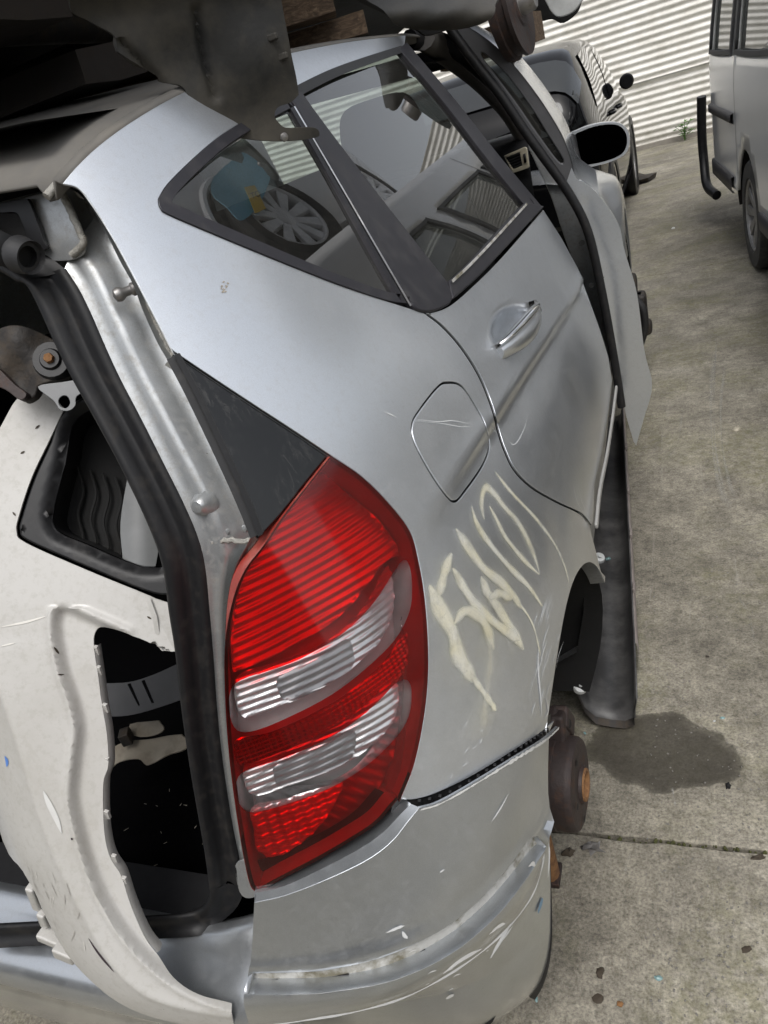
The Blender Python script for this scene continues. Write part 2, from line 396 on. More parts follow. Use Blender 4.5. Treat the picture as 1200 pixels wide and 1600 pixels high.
    wl = n.new('ShaderNodeVectorMath'); wl.operation = 'LENGTH'; l.new(wz.outputs[0], wl.inputs[0])
    wet = ramp(n, l, wl.outputs['Value'], [(.80, 1.0), (.95, .8), (1.04, 0.0)])
    c = mixc(n, l, mth(n, l, 'MULTIPLY', wet, .80), c, (.030, .025, .017))
    l.new(c, b.inputs['Base Color'])
    l.new(mth(n, l, 'SUBTRACT', .88, mth(n, l, 'MULTIPLY', wet, .42)), b.inputs['Roughness'])
    h = mth(n, l, 'ADD', mth(n, l, 'MULTIPLY', fine, .6), mth(n, l, 'MULTIPLY', mid, .6)); bump(n, l, h, .75, .004, b)
    return m
CONCRETE = _concrete()
def _corr():
    m, n, l, b = mat_new('white_corrugated_paint'); p = geo(n)
    ma = n.new('ShaderNodeMapping'); ma.inputs['Scale'].default_value = (1.2, 1, 3); l.new(p, ma.inputs[0])
    c = ramp(n, l, noise(n, l, 2.5, 8, .7, ma.outputs[0]), [(.3, (.52, .50, .44)), (.55, (.74, .72, .67)), (.75, (.80, .79, .75))])
    g = n.new('ShaderNodeSeparateXYZ'); l.new(p, g.inputs[0])
    low = n.new('ShaderNodeMapRange'); low.inputs[1].default_value = .45; low.inputs[2].default_value = 0.0; l.new(g.outputs[2], low.inputs[0])
    dirt = mth(n, l, 'MULTIPLY', mth(n, l, 'ADD', mth(n, l, 'MULTIPLY', low.outputs[0], .7), .12), ramp(n, l, noise(n, l, 4, 8, .7, p), [(.35, .2), (.65, 1.0)]))
    c = mixc(n, l, dirt, c, (.20, .18, .13)); l.new(c, b.inputs['Base Color']); setp(b, Roughness=.45); return m
CORR = _corr()
WINGLASS = glassy('car_window_glass', (.34, .40, .37), damt=.16, ior=2.05)
VANGLASS = glassy('van_window_glass', (.25, .27, .26), damt=.15)
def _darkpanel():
    m, n, l, b = mat_new('streaked_gloss_black'); p = geo(n); ma = n.new('ShaderNodeMapping'); ma.inputs['Rotation'].default_value = (.55, -.35, .3); ma.inputs['Scale'].default_value = (160, 160, 9); l.new(p, ma.inputs[0])
    st = ramp(n, l, noise(n, l, 1.0, 6, .7, ma.outputs[0], .6), [(.50, 0.0), (.68, 1.0)]); zone = ramp(n, l, noise(n, l, 11, 4, .55, p, .5), [(.42, 0.0), (.60, 1.0)])  # pale streaks painted in for scuffs and for reflections on the gloss
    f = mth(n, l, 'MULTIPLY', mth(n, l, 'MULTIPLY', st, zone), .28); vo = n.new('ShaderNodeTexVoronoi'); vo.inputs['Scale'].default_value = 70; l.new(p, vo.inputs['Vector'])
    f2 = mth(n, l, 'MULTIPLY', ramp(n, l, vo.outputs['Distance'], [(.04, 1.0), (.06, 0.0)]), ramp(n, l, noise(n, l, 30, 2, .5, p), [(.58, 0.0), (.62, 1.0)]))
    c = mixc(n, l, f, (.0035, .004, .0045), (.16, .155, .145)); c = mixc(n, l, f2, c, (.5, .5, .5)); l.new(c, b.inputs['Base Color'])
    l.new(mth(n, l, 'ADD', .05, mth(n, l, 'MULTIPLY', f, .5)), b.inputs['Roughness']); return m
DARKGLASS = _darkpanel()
REDLENS = glassy('red_lens', (.95, .020, .022), dust=(.40, .12, .10), damt=.07, dscale=9)
REDDEEP = glassy('deep_red_lens', (.88, .016, .018), dust=(.35, .10, .09), damt=.06, dscale=9)
REDLENS.node_tree.nodes['Glossy BSDF'].inputs['Roughness'].default_value = .09
CLEARLENS = glassy('clear_lens', (.93, .93, .93), dust=(.6, .6, .58), damt=.08, dscale=9)
def _refl(name, col, rough=.18):
    m, n, l, b = mat_new(name); setp(b, Base_Color=col, Metallic=1.0, Roughness=rough); return m
REFL = simple('lamp_reflector', (.80, .80, .80), .22, .7)
REFLDARK = simple('lamp_reflector_grey', (.36, .36, .37), .25, .5)
SMOKE = simple('lamp_dark_cavity', (.05, .05, .052), .3)
LAMPBACK = simple('lamp_backing', (.50, .50, .50), .5)
REDBODY = simple('red_lamp_edge', (.42, .055, .04), .35, 0, (.5, .25, .2), 30, .5, .7, .5)
def _spray():
    m, n, l, b = mat_new('cream_spray_paint'); p = geo(n)
    at_ = n.new('ShaderNodeAttribute'); at_.attribute_name = 'cover'
    a = ramp(n, l, at_.outputs['Fac'], [(.0, 0.0), (.28, .10), (.55, .78), (1.0, .95)])
    g = noise(n, l, 700, 3, .7, p)
    fade = ramp(n, l, noise(n, l, 34, 5, .65, p), [(.30, .55), (.50, 1.0)])
    al = mth(n, l, 'MULTIPLY', mth(n, l, 'MULTIPLY', a, fade), ramp(n, l, g, [(.3, .6), (.5, 1.0)]))
    l.new(al, b.inputs['Alpha']); 
    l.new(mixc(n, l, ramp(n, l, noise(n, l, 25, 4, .6, p), [(.35, 0.0), (.65, 1.0)]), (.68, .67, .60), (.68, .64, .47)), b.inputs['Base Color']); setp(b, Roughness=.45); return m
SPRAY = _spray()
SCRATCH = simple('pale_scratch', (.60, .61, .61), .5)
LEAF = simple('weed_leaf', (.09, .20, .04), .6); LEAFDEAD = simple('dead_leaf', (.05, .038, .025), .8)
BLUECHIP = simple('blue_glass_chip', (.20, .32, .32), .15); STONE = simple('grey_pebble', (.20, .19, .17), .8)

def _mark():
    m, n, l, b = mat_new('pale_floor_scuff'); p = geo(n); at_ = n.new('ShaderNodeAttribute'); at_.attribute_name = 'cover'
    l.new(mth(n, l, 'MULTIPLY', at_.outputs['Fac'], ramp(n, l, noise(n, l, 90, 6, .75, p), [(.40, 0.0), (.60, 1.0)])), b.inputs['Alpha']); setp(b, Base_Color=(.46, .45, .41), Roughness=.9); return m
FLOORMARK = _mark()
VANWHEEL = simple('van_wheel_steel', (.30, .30, .30), .4, .6, (.15, .13, .11), 14, .45, .75, .6)

# ------------------------------------------------------------------ ground, slabs
SOIL = simple('joint_soil', (.03, .027, .02), .95, 0, (.07, .075, .02), 12, .5, .65, .8, .8, 90, .006)
gnd = mk('ground', [(-60, -40, -.035), (60, -40, -.035), (60, 90, -.035), (-60, 90, -.035)], [(0, 1, 2, 3)], SOIL); tag(gnd, 'dark soil under the concrete yard slabs', 'ground', kind='structure')
ys_ = [-4.08, .112, 4.30, 8.49, 12.7]; xs_ = [-8.6, -2.9, 2.75, 8.4]
def edge_pts(a, b, n, j):
    a = np.array(a, float); b = np.array(b, float); o = []
    for i in range(n):
        p = a+(b-a)*i/n
        if i: p = p+np.array([rng.normal(0, j), rng.normal(0, j)])
        o.append(p)
    return o
for i in range(len(ys_)-1):
    for j in range(len(xs_)-1):
        x0, x1, y0, y1 = xs_[j]+.005, xs_[j+1]-.005, ys_[i]+.004, ys_[i+1]-.004
        P = edge_pts((x0, y0), (x1, y0), 160, .0018)+edge_pts((x1, y0), (x1, y1), 40, .002)+edge_pts((x1, y1), (x0, y1), 160, .0018)+edge_pts((x0, y1), (x0, y0), 40, .002)
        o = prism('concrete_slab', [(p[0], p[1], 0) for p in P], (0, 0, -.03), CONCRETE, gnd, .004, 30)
# moss clumps along the joint (uncountable)
V = []; Fc = []
for k in range(120):
    x = .87+rng.random()*.9; y = .112+rng.normal(0, .0035); r = .0015+.003*rng.random()
    v, f = lathe_g([(0, r*.5), (r*.7, r*.35), (r, -.004)], (x, y, -.004+.003*rng.random()), (0, 0, 1), 6); b = len(V); V += v; Fc += [tuple(b+i for i in q) for q in f]
MOSS = simple('moss_green', (.055, .058, .018), .95)
o = mk('joint_moss', V, Fc, MOSS, gnd); o['kind'] = 'stuff'

# ------------------------------------------------------------------ corrugated wall
WALLY = 11.0
wall = thing('corrugated_wall', 'white painted corrugated iron wall across the back of the yard', 'wall', (0, WALLY, 0))
pitch = .0856
def sheet(x0, x1, z0, z1, yo, skew=0):
    n = int((z1-z0)/pitch*10); V = []; Fc = []; m = 7
    for i in range(n+1):
        z = z0+(z1-z0)*i/n
        for j in range(m):
            x = x0+(x1-x0)*j/(m-1); V.append((x, WALLY+yo+.0100*math.cos(2*math.pi*z/pitch)+.006*math.sin(x*2.1+z), z+skew*(x-x0)))
    for i in range(n):
        for j in range(m-1): Fc.append((i*m+j, i*m+j+1, (i+1)*m+j+1, (i+1)*m+j))
    return mk('corrugated_sheet', V, Fc, CORR, wall)
xb = [-11.9, -8.9, -5.9, -2.9, .12, 3.1, 6.1, 9.1]
for k in range(len(xb)-1):
    a = .012*(k % 2)
    sheet(xb[k]-.06, xb[k+1]+.06, .0, .87, .03+a); sheet(xb[k]-.06, xb[k+1]+.06, .83, 1.72, -.004+a); sheet(xb[k]-.06, xb[k+1]+.06, 1.68, 3.3, .03+a)
box('foot_rail', (-1.4, WALLY+.03, .01), (21, .09, .10), simple('weathered_rail', (.22, .20, .17), .8), wall, .005)

# ------------------------------------------------------------------ shared wheel builder
def wheel_parts(c, ax, R, rim_r, width, tyre_m, rim_m, parent, spokes=10, name='wheel', outer=1):
    """tyre + rim at c, axle along +-ax (outer face to ax)"""
    ax = _n(ax)
    h = width/2
    ty = lathe(name, [(rim_r, -h), (R*.93, -h), (R*.985, -h*.8), (R, -h*.5), (R*.985, -h*.46), (R, -h*.42), (R, -.02), (R*.985, -.01), (R*.985, .01), (R, .02), (R, h*.42), (R*.985, h*.46), (R, h*.5), (R*.985, h*.8), (R*.93, h), (rim_r*1.06, h*1.02), (rim_r, h*.9)], c, ax, tyre_m, parent, 40)
    rim = lathe('rim', [(rim_r*1.02, h*.93), (rim_r*.98, h*.96), (rim_r*.93, h*.88), (rim_r*.88, h*.2), (rim_r*.86, -h*.8)], c, ax, rim_m, ty, 40)
    t = np.array([0, 0, 1.0]); u = _n(np.cross(ax, t)); v = np.cross(ax, u); P = []
    for k in range(spokes):
        a = 2*math.pi*k/spokes; d = u*math.cos(a)+v*math.sin(a); s = np.cross(ax, d)
        r0, r1 = rim_r*.20, rim_r*.92; w0, w1 = rim_r*.09, rim_r*.15
        b = [np.asarray(c)+ax*h*.72+d*r0, np.asarray(c)+ax*h*.86+d*r1]
        vv = [b[0]-s*w0, b[0]+s*w0, b[1]+s*w1, b[1]-s*w1]; vv = vv+[q-ax*h*.3 for q in vv]
        P.append((vv, [(0, 1, 2, 3), (7, 6, 5, 4), (0, 4, 5, 1), (1, 5, 6, 2), (2, 6, 7, 3), (3, 7, 4, 0)]))
    V, F_ = merge(P); sp = mk('spokes', V, F_, rim_m, ty, True, 30); bevel(sp, .004)
    lathe('hub_cap', [(0, h*.80), (rim_r*.12, h*.80), (rim_r*.24, h*.74), (rim_r*.26, h*.4)], c, ax, rim_m, ty, 24)
    lathe('wheel_back', [(0, -h*.3), (rim_r*.9, -h*.3)], c, ax, UNDER, ty, 24)
    return ty

# ------------------------------------------------------------------ white van on the right
VP0 = np.array([1.285, 5.6, 0]); VDIR = _n([.150, -1.72, 0]); VN = _n([-VDIR[1]*-1, VDIR[0]*-1, 0]); VN = VN if VN[0] < 0 else -VN
van = thing('white_van', 'white van with side windows and black bull bar parked at the right', 'van', tuple(VP0+VDIR*2.2))
vmap = plane_map(VP0, VN)
def vtumble(U, P): 
    z = P[:, 2]; a = (P-VP0)@VDIR
    return -.16*np.clip(z-.95, 0, 3)**1.5-.10*np.clip(.38-z, 0, 1)-.09*np.clip(1-np.clip(a, 0, 9)/.22, 0, 1)**2
def vpt(a, z, off=0):
    p = VP0+VDIR*a+np.array([0, 0, z]); return p+VN*(off+vtumble(None, p[None])[0])
def vuv(px, py):
    P, _ = vmap([(px, py)]); P = P[0]; return ((P-VP0)@VDIR, P[2])
def vsurf(uv):
    uv = np.atleast_2d(uv); P = VP0+VDIR*uv[:, :1]+np.array([0, 0, 1.0])*uv[:, 1:]; N = np.tile(VN, (len(P), 1)); return P, N
WC = vuv(1168, 345); wr = .30
wca, wcz = WC[0]+.02, .30
arch = [(wca+.36*math.cos(t), wcz+.36*math.sin(t)) for t in np.linspace(math.pi-.25, .25, 14)]
win1 = [vuv(1114, -40), vuv(1154, -60), vuv(1156, 57), vuv(1113, 50)]; 
a1, a2 = win1[0][0], win1[2][0]
w1 = [(.30, 1.13), (1.18, 1.13), (1.18, 1.62), (.34, 1.62)]; w2 = [(1.34, 1.13), (2.35, 1.13), (2.35, 1.62), (1.34, 1.62)]; w3 = [(2.6, 1.13), (3.5, 1.13), (3.5, 1.62), (2.6, 1.62)]
side = [(0, .28), (0, 1.1), (.12, 1.78), (.3, 1.9), (4.3, 1.9), (4.4, .28)]+[(wca+2.45+.36*math.cos(t), wcz+.36*math.sin(t)) for t in np.linspace(.2, math.pi-.2, 12)]+[(p[0], p[1]) for p in arch[::-1]]
cr = lambda q: crv([(p[0], p[1]) for p in np.concatenate([[(np.array(q[i])*.9+np.array(q[i-1])*.1), (np.array(q[i])*.93+np.array(q[(i+1) % 4])*.07)] for i in range(4)])], 4, True)
wins = [cr(w1), cr(w2), cr(w3)]
o = panel('side_panel', side, vsurf, VANWHITE, van, .09, .02, 0, 0, vtumble, holes=wins)
for wq in wins:
    gl_ = panel('window', wq, vsurf, VANGLASS, van, .12, 0, 0, -.012, vtumble)
    c = wq.mean(0); outer = c+(wq-c)*1.05
    rim_ = [np.array([vpt(p[0], p[1], .006) for p in c+(wq-c)*k_]) for k_ in (1.045, .94)]
    rows = [np.vstack([r_, r_[:1]]) for r_ in rim_]; fr_ = loft('window_frame', rows, RUBBER, gl_); solid(fr_, .016, .003, 0)
# mouldings, seam, tail
for (za, zb, aa, ab) in ((.76, .82, .10, 1.20), (.30, .40, wca+.42, 4.3), (.36, .46, .03, max(.06, wca-.44))):
    if ab-aa < .05: continue
    rows = [[vpt(a, z, d) for z, d in ((za, .0), (za+.008, .018), (zb-.008, .018), (zb, .0))] for a in np.linspace(aa, ab, 12)]
    loft('side_moulding', rows, TRIM, van)
rows = [[vpt(1.26+d, z, .0015) for d in (0, .008)] for z in np.linspace(.4, 1.85, 14)]; loft('door_seam', rows, UNDER, van)
W_ = 1.62
endrows = []
for z in (.28, .6, 1.0, 1.3, 1.6, 1.85):
    a0 = vpt(0, z); endrows.append([a0, a0-VN*.05-VDIR*.05*(1 if z < 1.2 else .4), a0-VN*W_/2-VDIR*.12, a0-VN*W_])
loft('end_panel', endrows, VANWHITE, van)
loft('roof', [[vpt(a, 1.9), vpt(a, 1.9)+np.array([0, 0, .06])-VN*.3, vpt(a, 1.9)-VN*1.5] for a in (0.1, 1, 2, 3, 4.4)], VANWHITE, van)
loft('underbody', [[vpt(a, .34, -.05), vpt(a, .34, -1.5)] for a in (0, 2, 4.4)], UNDER, van)
loft('wheel_well', [[vpt(wca+.37*math.cos(t), wcz+.37*math.sin(t), -.004), vpt(wca+.37*math.cos(t), wcz+.37*math.sin(t), -.5)] for t in np.linspace(0, math.pi, 16)], UNDER, van)
loft('rear_wheel_well', [[vpt(wca+2.45+.37*math.cos(t), wcz+.37*math.sin(t), -.004), vpt(wca+2.45+.37*math.cos(t), wcz+.37*math.sin(t), -.5)] for t in np.linspace(0, math.pi, 16)], UNDER, van)
for a in (wca, wca+2.45):
    wheel_parts(VP0+VDIR*a-VN*.11+np.array([0, 0, wcz]), VN, .305, .195, .19, TYRE, VANWHEEL, van, 9)
bar = crv3([vpt(-.02, .86, .12), vpt(-.06, .6, .13), vpt(-.04, .42, .13), vpt(0.08, .27, .09), vpt(.28, .22, .02)], 5)
tube('bull_bar', bar, .032, PLASTIC, van, 12)
tube('bull_bar_brace', [vpt(-.10, .42, .0), vpt(.05, .42, -.2)], .02, PLASTIC, van)

# ------------------------------------------------------------------ simple lofted cars further off
def lofted_car(root, st, xc, mats, zoff=0, sec=None, right_only=False):
    """st: stations (y, zlow, zbelt, ztop, wbelt, wtop)"""
    rows = []
    for (y, zl, zb, zt, wb, wt) in st:
        zm = zl+(zb-zl)*.55
        h = [(wb*.90, zl), (wb*.985, zl+.10), (wb, zm), (wb*.985, zb-.06), (wb*.955, zb), (wt+(wb-wt)*.45, zb+(zt-zb)*.5), (wt, zt-.06), (wt-.05, zt-.015), (wt-.2, zt+.005), (0, zt+.02)]
        full = h+[(-x, z) for x, z in h[-2::-1]]
        rows.append([(xc+x, y, z+zoff) for x, z in full])
    yy = [s[0] for s in st]; fine = []
    R = np.array(rows); yn = np.linspace(yy[0], yy[-1], 60)
    out = np.zeros((60, R.shape[1], 3))
    for k in range(R.shape[1]):
        for c in (0, 2): out[:, k, c] = np.interp(yn, yy, R[:, k, c])
        out[:, k, 1] = yn
    for _ in range(2): out[1:-1] = (out[:-2]+out[1:-1]*2+out[2:])/4
    o = loft('body', out.tolist(), mats, root, cap=True, sharp=50)
    bm = bmesh.new(); bm.from_mesh(o.data); bmesh.ops.recalc_face_normals(bm, faces=bm.faces); bm.to_mesh(o.data); bm.free()
    m = o.modifiers.new('ss', 'SUBSURF'); m.levels = 1; m.render_levels = 1
    return out
def body_side(out, y, zfrac, side=1):
    """point on lofted body: zfrac indexes the half section"""
    n = out.shape[1]; i = np.interp(y, out[:, 0, 1], np.arange(len(out)))
    f = zfrac if side > 0 else (n-1)-zfrac
    a = int(min(i, len(out)-2)); t = i-a; r = out[a]*(1-t)+out[a+1]*t
    b = int(min(max(f, 0), n-2)); u = f-b; return r[b]*(1-u)+r[b+1]*u
def side_window(root, out, ya, yb, fa, fb, mat, side=1, skew=0, off=.006, name='window', yat=None, ybt=None):
    rows = []
    yat = ya if yat is None else yat; ybt = yb if ybt is None else ybt
    for i in range(9):
        t = i/8; row = []
        for k in range(6):
            f = fa+(fb-fa)*k/5; y = (ya+(yat-ya)*k/5)*(1-t)+(yb+(ybt-yb)*k/5)*t
            p = body_side(out, y, f, side); row.append(p+np.array([off*side, 0, off*.4]))
        rows.append(row)
    return loft(name, rows, mat, root)
BGLASS = glassy('black_car_glass', (.12, .13, .12), damt=.1)
GLOSSGLASS = simple('dark_reflective_glass', (.012, .014, .013), .03, 0, None, 5, coat=1)
bcx = -.19
bc = thing('black_hatchback', 'glossy black hatchback parked ahead, the corrugated wall mirrored in its side', 'car', (bcx, 6.6, 0))
st = [(4.42, .42, .90, 1.02, .72, .66), (4.55, .28, .95, 1.22, .80, .68), (4.85, .24, .96, 1.42, .83, .68), (5.35, .22, .96, 1.47, .845, .69), (6.2, .20, .94, 1.47, .85, .69), (6.9, .20, .93, 1.38, .85, .68), (7.45, .20, .92, 1.05, .845, .72), (7.7, .20, .90, .96, .84, .72), (8.4, .22, .82, .86, .80, .64), (8.62, .34, .62, .66, .66, .5)]
bo = lofted_car(bc, st, bcx, BLACKPAINT)
side_window(bc, bo, 4.98, 5.85, 4.25, 5.85, GLOSSGLASS, yat=5.05, ybt=5.85); side_window(bc, bo, 5.93, 7.15, 4.25, 5.85, GLOSSGLASS, yat=5.93, ybt=6.7)
for y in (5.15, 7.72):
    wheel_parts((bcx+.74, y, .31), (1, 0, 0), .31, .2, .19, TYRE, VANWHEEL, bc, 5)
    aw = lathe('wheel_arch', [(.375, -.06), (.385, .0), (.36, .012), (.30, .008)], (bcx+.835, y, .33), (1, 0, 0), PLASTIC, bc, 36)
p = body_side(bo, 6.95, 4.4); mh = lathe('mirror_housing', [(0, -.08), (.035, -.07), (.058, -.03), (.062, .02), (.05, .035), (0, .035)], p+np.array([.09, 0, .03]), (.15, -1, 0), BLACKPAINT, bc, 20)
for y in (5.55, 6.25):
    p = body_side(bo, y, 3.35); tube('door_handle', crv3([p+np.array([.0, .0, 0]), p+np.array([.028, .03, .003]), p+np.array([.03, .13, .006]), p+np.array([.0, .16, .008])], 4), .011, BLACKPAINT, bc, 8)
side_window(bc, bo, 4.6, 7.6, .45, .9, TRIM, name='sill_strip')
# bright lower sill of the black car
side_window(bc, bo, 5.6, 7.3, .05, .42, PALEGREY, name='door_sill', off=.008)
# grey rear screen and hanging mirror on the silver car side of it
rows = [[body_side(bo, y, f) + np.array([-.0, -.012, .0]) for f in np.linspace(5.2, 12.8, 12)] for y in (4.56, 4.66, 4.78)]
loft('rear_screen', rows, GLOSSGLASS, bc)

# white car standing on the van's roof: above the frame, but mirrored in the silver car's windows
WX, WZ, WY = 2.16, 1.99, 1.98
wc = thing('white_car', 'white car stacked on the van roof, mirrored in the side windows', 'car', (WX+.85, WY+1.3, WZ))
st2 = [(1.25, .45, .70, .80, .72, .62), (1.45, .30, .78, .90, .80, .66), (2.08, .26, .86, .98, .84, .70), (2.9, .24, .92, 1.10, .85, .66), (3.4, .24, .92, 1.42, .85, .6), (4.6, .24, .92, 1.44, .85, .6), (5.3, .24, .90, 1.2, .84, .6), (5.5, .30, .80, .90, .78, .6)]
wo = lofted_car(wc, st2, WX+.85, VANWHITE, WZ)
side_window(wc, wo, 3.1, 4.1, 4.25, 5.8, GLOSSGLASS, side=-1, yat=3.45); side_window(wc, wo, 4.2, 5.2, 4.25, 5.8, GLOSSGLASS, side=-1, ybt=4.9)
lathe('wheel_arch', [(.36, -.05), (.36, .006), (.0, .006)], (WX, WY, WZ+.33), (-1, 0, 0), UNDER, wc, 36)
lathe('arch_flare', [(.36, .0), (.37, .02), (.39, .018), (.41, .0)], (WX, WY, WZ+.33), (-1, 0, 0), VANWHITE, wc, 36)
for y in (WY, WY+2.5): wheel_parts((WX-.03, y, WZ+.30), (-1, 0, 0), .30, .21, .18, TYRE, ALLOY, wc, 10)
bsm = plane_map((0, 0, 0), (1, 0, 0))

# unseen iron building added behind the camera to cut skylight and darken reflections
ADDED_SHEDM = simple('added_shed_iron', (.30, .30, .285), .6, .2, (.12, .075, .05), 2, .45, .7, .6)
added_shed = thing('added_shed', 'dark corrugated building added out of view to darken reflections and cut skylight', 'added_shed', (0, -4.6, 0))
V = []; Fc = []; nx = 420
for i in range(nx+1):
    x = -9+18*i/nx
    for z in (0, 2.7): V.append((x, -4.6+.02*math.cos(i*2*math.pi/6), z))
for i in range(nx): Fc.append((2*i, 2*i+2, 2*i+3, 2*i+1))
mk('wall_sheet', V, Fc, ADDED_SHEDM, added_shed)
loft('added_shed_roof', [[(-9, -4.2, 2.68), (9, -4.2, 2.68)], [(-9, -6.8, 3.4), (9, -6.8, 3.4)]], ADDED_SHEDM, added_shed)
for xd in (-3.0, 2.4): box('added_shed_door', (xd, -4.56, 1.15), (1.5, .05, 2.3), UNDER, added_shed, .01)

# the same corrugated iron along the right of the yard, behind the van; its stripes show in the black car and the silver wing
wall2 = thing('corrugated_side_wall', 'white corrugated iron wall behind the van, mirrored in the black hatchback', 'wall', (5.0, 6.0, 0))
def sheet2(y0, y1, z0, z1, xo):
    n = int((z1-z0)/pitch*10); V = []; Fc = []
    for i in range(n+1):
        z = z0+(z1-z0)*i/n
        for y in (y0, y1): V.append((5.0+xo-.0125*math.cos(2*math.pi*z/pitch), y, z))
    for i in range(n): Fc.append((i*2+1, i*2, i*2+2, i*2+3))
    return mk('corrugated_sheet', V, Fc, CORR, wall2)
for k in range(4):
    y0 = -.6+3*k; sheet2(y0-.05, y0+3.05, 0, .87, .03+.012*(k % 2)); sheet2(y0-.05, y0+3.05, .83, 1.72, .012*(k % 2))

# ------------------------------------------------------------------ the silver hatchback: body surface
ZT = [.12, .22, .32, .42, .52, .60, .66, .72, .78, .84, .90, .96, 1.02, 1.10, 1.20, 1.33, 1.42, 1.50]
WT = [.845, .880, .902, .910, .911, .910, .907, .900, .889, .878, .861, .843, .825, .796, .752, .692, .650, .600]
fW = spline(ZT, WT)
fY = spline([.12, .25, .40, .50, .57, .64, .72, .80, .95, 1.08, 1.20, 1.33, 1.42, 1.50], [-.43, -.50, -.548, -.562, -.560, -.548, -.536, -.526, -.505, -.475, -.445, -.405, -.372, -.335])
fN = spline([.12, .60, .75, .95, 1.15, 1.35, 1.5], [5.6, 5.2, 4.6, 4.1, 4.2, 4.7, 5.2])
Y0, X0, RR = .35, .20, .60
TH = np.linspace(0, 2.35, 500); ZZ = np.linspace(.12, 1.50, 400)
_t, _z = np.meshgrid(TH, ZZ, indexing='ij')
_W, _D, _N = fW(_z), Y0-fY(_z), fN(_z)
lo = np.zeros_like(_t); hi = np.full_like(_t, 2.0)
for _ in range(46):
    m_ = (lo+hi)/2; g_ = (np.abs(X0+m_*np.cos(_t))/_W)**_N+(m_*np.sin(_t)/_D)**_N-1
    hi = np.where(g_ > 0, m_, hi); lo = np.where(g_ > 0, lo, m_)
RTAB = (lo+hi)/2
def rbase(s, z):
    th = np.clip(-np.minimum(s, 0)/RR, 0, TH[-1]); zz = np.clip(z, ZZ[0], ZZ[-1])
    i = th/(TH[1]-TH[0]); j = (zz-ZZ[0])/(ZZ[1]-ZZ[0]); a = np.clip(i.astype(int), 0, len(TH)-2); b = np.clip(j.astype(int), 0, len(ZZ)-2); u = i-a; v = j-b
    r = RTAB[a, b]*(1-u)*(1-v)+RTAB[a+1, b]*u*(1-v)+RTAB[a, b+1]*(1-u)*v+RTAB[a+1, b+1]*u*v
    sp = np.maximum(s, 0)
    return np.where(s > 0, fW(zz)-X0-.014*sp**2, r)
DISP = []
def rsurf(s, z):
    r = rbase(s, z)
    for f in DISP: r = r+f(s, z)
    return r
def pt(s, z):
    s = np.asarray(s, float); z = np.asarray(z, float); r = rsurf(s, z); th = -np.minimum(s, 0)/RR
    return np.stack([X0+r*np.cos(th), Y0-r*np.sin(th)+np.maximum(s, 0), z], -1)
def bmap(uv):
    uv = np.atleast_2d(np.asarray(uv, float)); s, z = uv[:, 0], uv[:, 1]; e = 2e-3
    N = np.cross(pt(s+e, z)-pt(s-e, z), pt(s, z+e)-pt(s, z-e)); N /= np.linalg.norm(N, axis=1)[:, None]
    return pt(s, z), N
def to_sz(P):
    x, y, z = P[..., 0], P[..., 1], P[..., 2]; f = y >= Y0
    s = np.where(f, y-Y0, -RR*np.arctan2(np.maximum(Y0-y, 0), x-X0)); rad = np.where(f, x-X0, np.hypot(x-X0, Y0-y)); return s, z, rad
def hit(px, off=0.0):
    """pixels -> (s, z) on the body surface raised by off"""
    px = np.atleast_2d(np.asarray([p[:2] for p in px], float)); o = []
    D = np.stack([px[:, 0]-600, 800-px[:, 1], np.full(len(px), -FPX)], 1)@CAMM.T; D /= np.linalg.norm(D, axis=1)[:, None]
    T = np.arange(.35, 3.6, .014)
    lo_ = np.zeros(len(D)); hi_ = np.zeros(len(D)); miss = np.zeros(len(D), bool)
    for i, d in enumerate(D):
        P = CAMP+d*T[:, None]; s, z, r = to_sz(P); g = r-rsurf(s, z)-off
        k = np.where((g < 0) & (z < 1.5))[0]
        if len(k) == 0 or k[0] == 0:
            j = int(np.argmin(np.where(z < 1.49, np.abs(g), 9))); lo_[i] = hi_[i] = T[j]
        else: lo_[i], hi_[i] = T[k[0]-1], T[k[0]]
    for _ in range(22):
        m = (lo_+hi_)/2; s, z, r = to_sz(CAMP+D*m[:, None]); g = r-rsurf(s, z)-off
        hi_ = np.where(g < 0, m, hi_); lo_ = np.where(g < 0, lo_, m)
    s, z, _ = to_sz(CAMP+D*hi_[:, None])
    return np.stack([s, z], 1)
def ysurf(y, z):
    """s for a given y, z on the surface"""
    y = np.atleast_1d(np.asarray(y, float)); z = np.broadcast_to(np.asarray(z, float), y.shape).astype(float)
    a = np.full(y.shape, -.75); b = np.zeros(y.shape)
    for _ in range(30):
        m = (a+b)/2; t = pt(m, z)[:, 1] < y; a = np.where(t, m, a); b = np.where(t, b, m)
    return np.where(y < Y0, (a+b)/2, y-Y0)
# crease along the flank, arch flare, dents
_cr = hit(crv([(600, 905), (648, 832), (703, 751), (775, 644), (850, 533), (905, 452)], 4))
_ci = np.argsort(_cr[:, 0]); _cs, _cz = _cr[_ci, 0], _cr[_ci, 1]
def zc(s): return np.interp(s, _cs, _cz, left=_cz[0], right=_cz[-1])
def d_crease(s, z):
    d = zc(s)-z; k = sstep(-.46, -.28, s)
    return k*(-.0105*sstep(-.004, .022, d)*np.exp(-np.maximum(d-.022, 0)/.085)+.0035*np.exp(-(d/.016)**2))
ACY, ACZ, ACR = .006, .271, .385
_lip_s = ysurf([ACY+ACR*math.cos(a) for a in np.linspace(.05, 2.6, 16)], [ACZ+ACR*math.sin(a) for a in np.linspace(.05, 2.6, 16)])
def _sy(s): return np.where(s > 0, s+Y0, Y0+s*1.0)
def d_arch(s, z):
    y = np.where(s > 0, s+Y0, Y0+s); r = np.hypot(y-ACY, z-ACZ)
    return .005*np.exp(-((r-ACR)/.04)**2)*sstep(.30, .45, z)
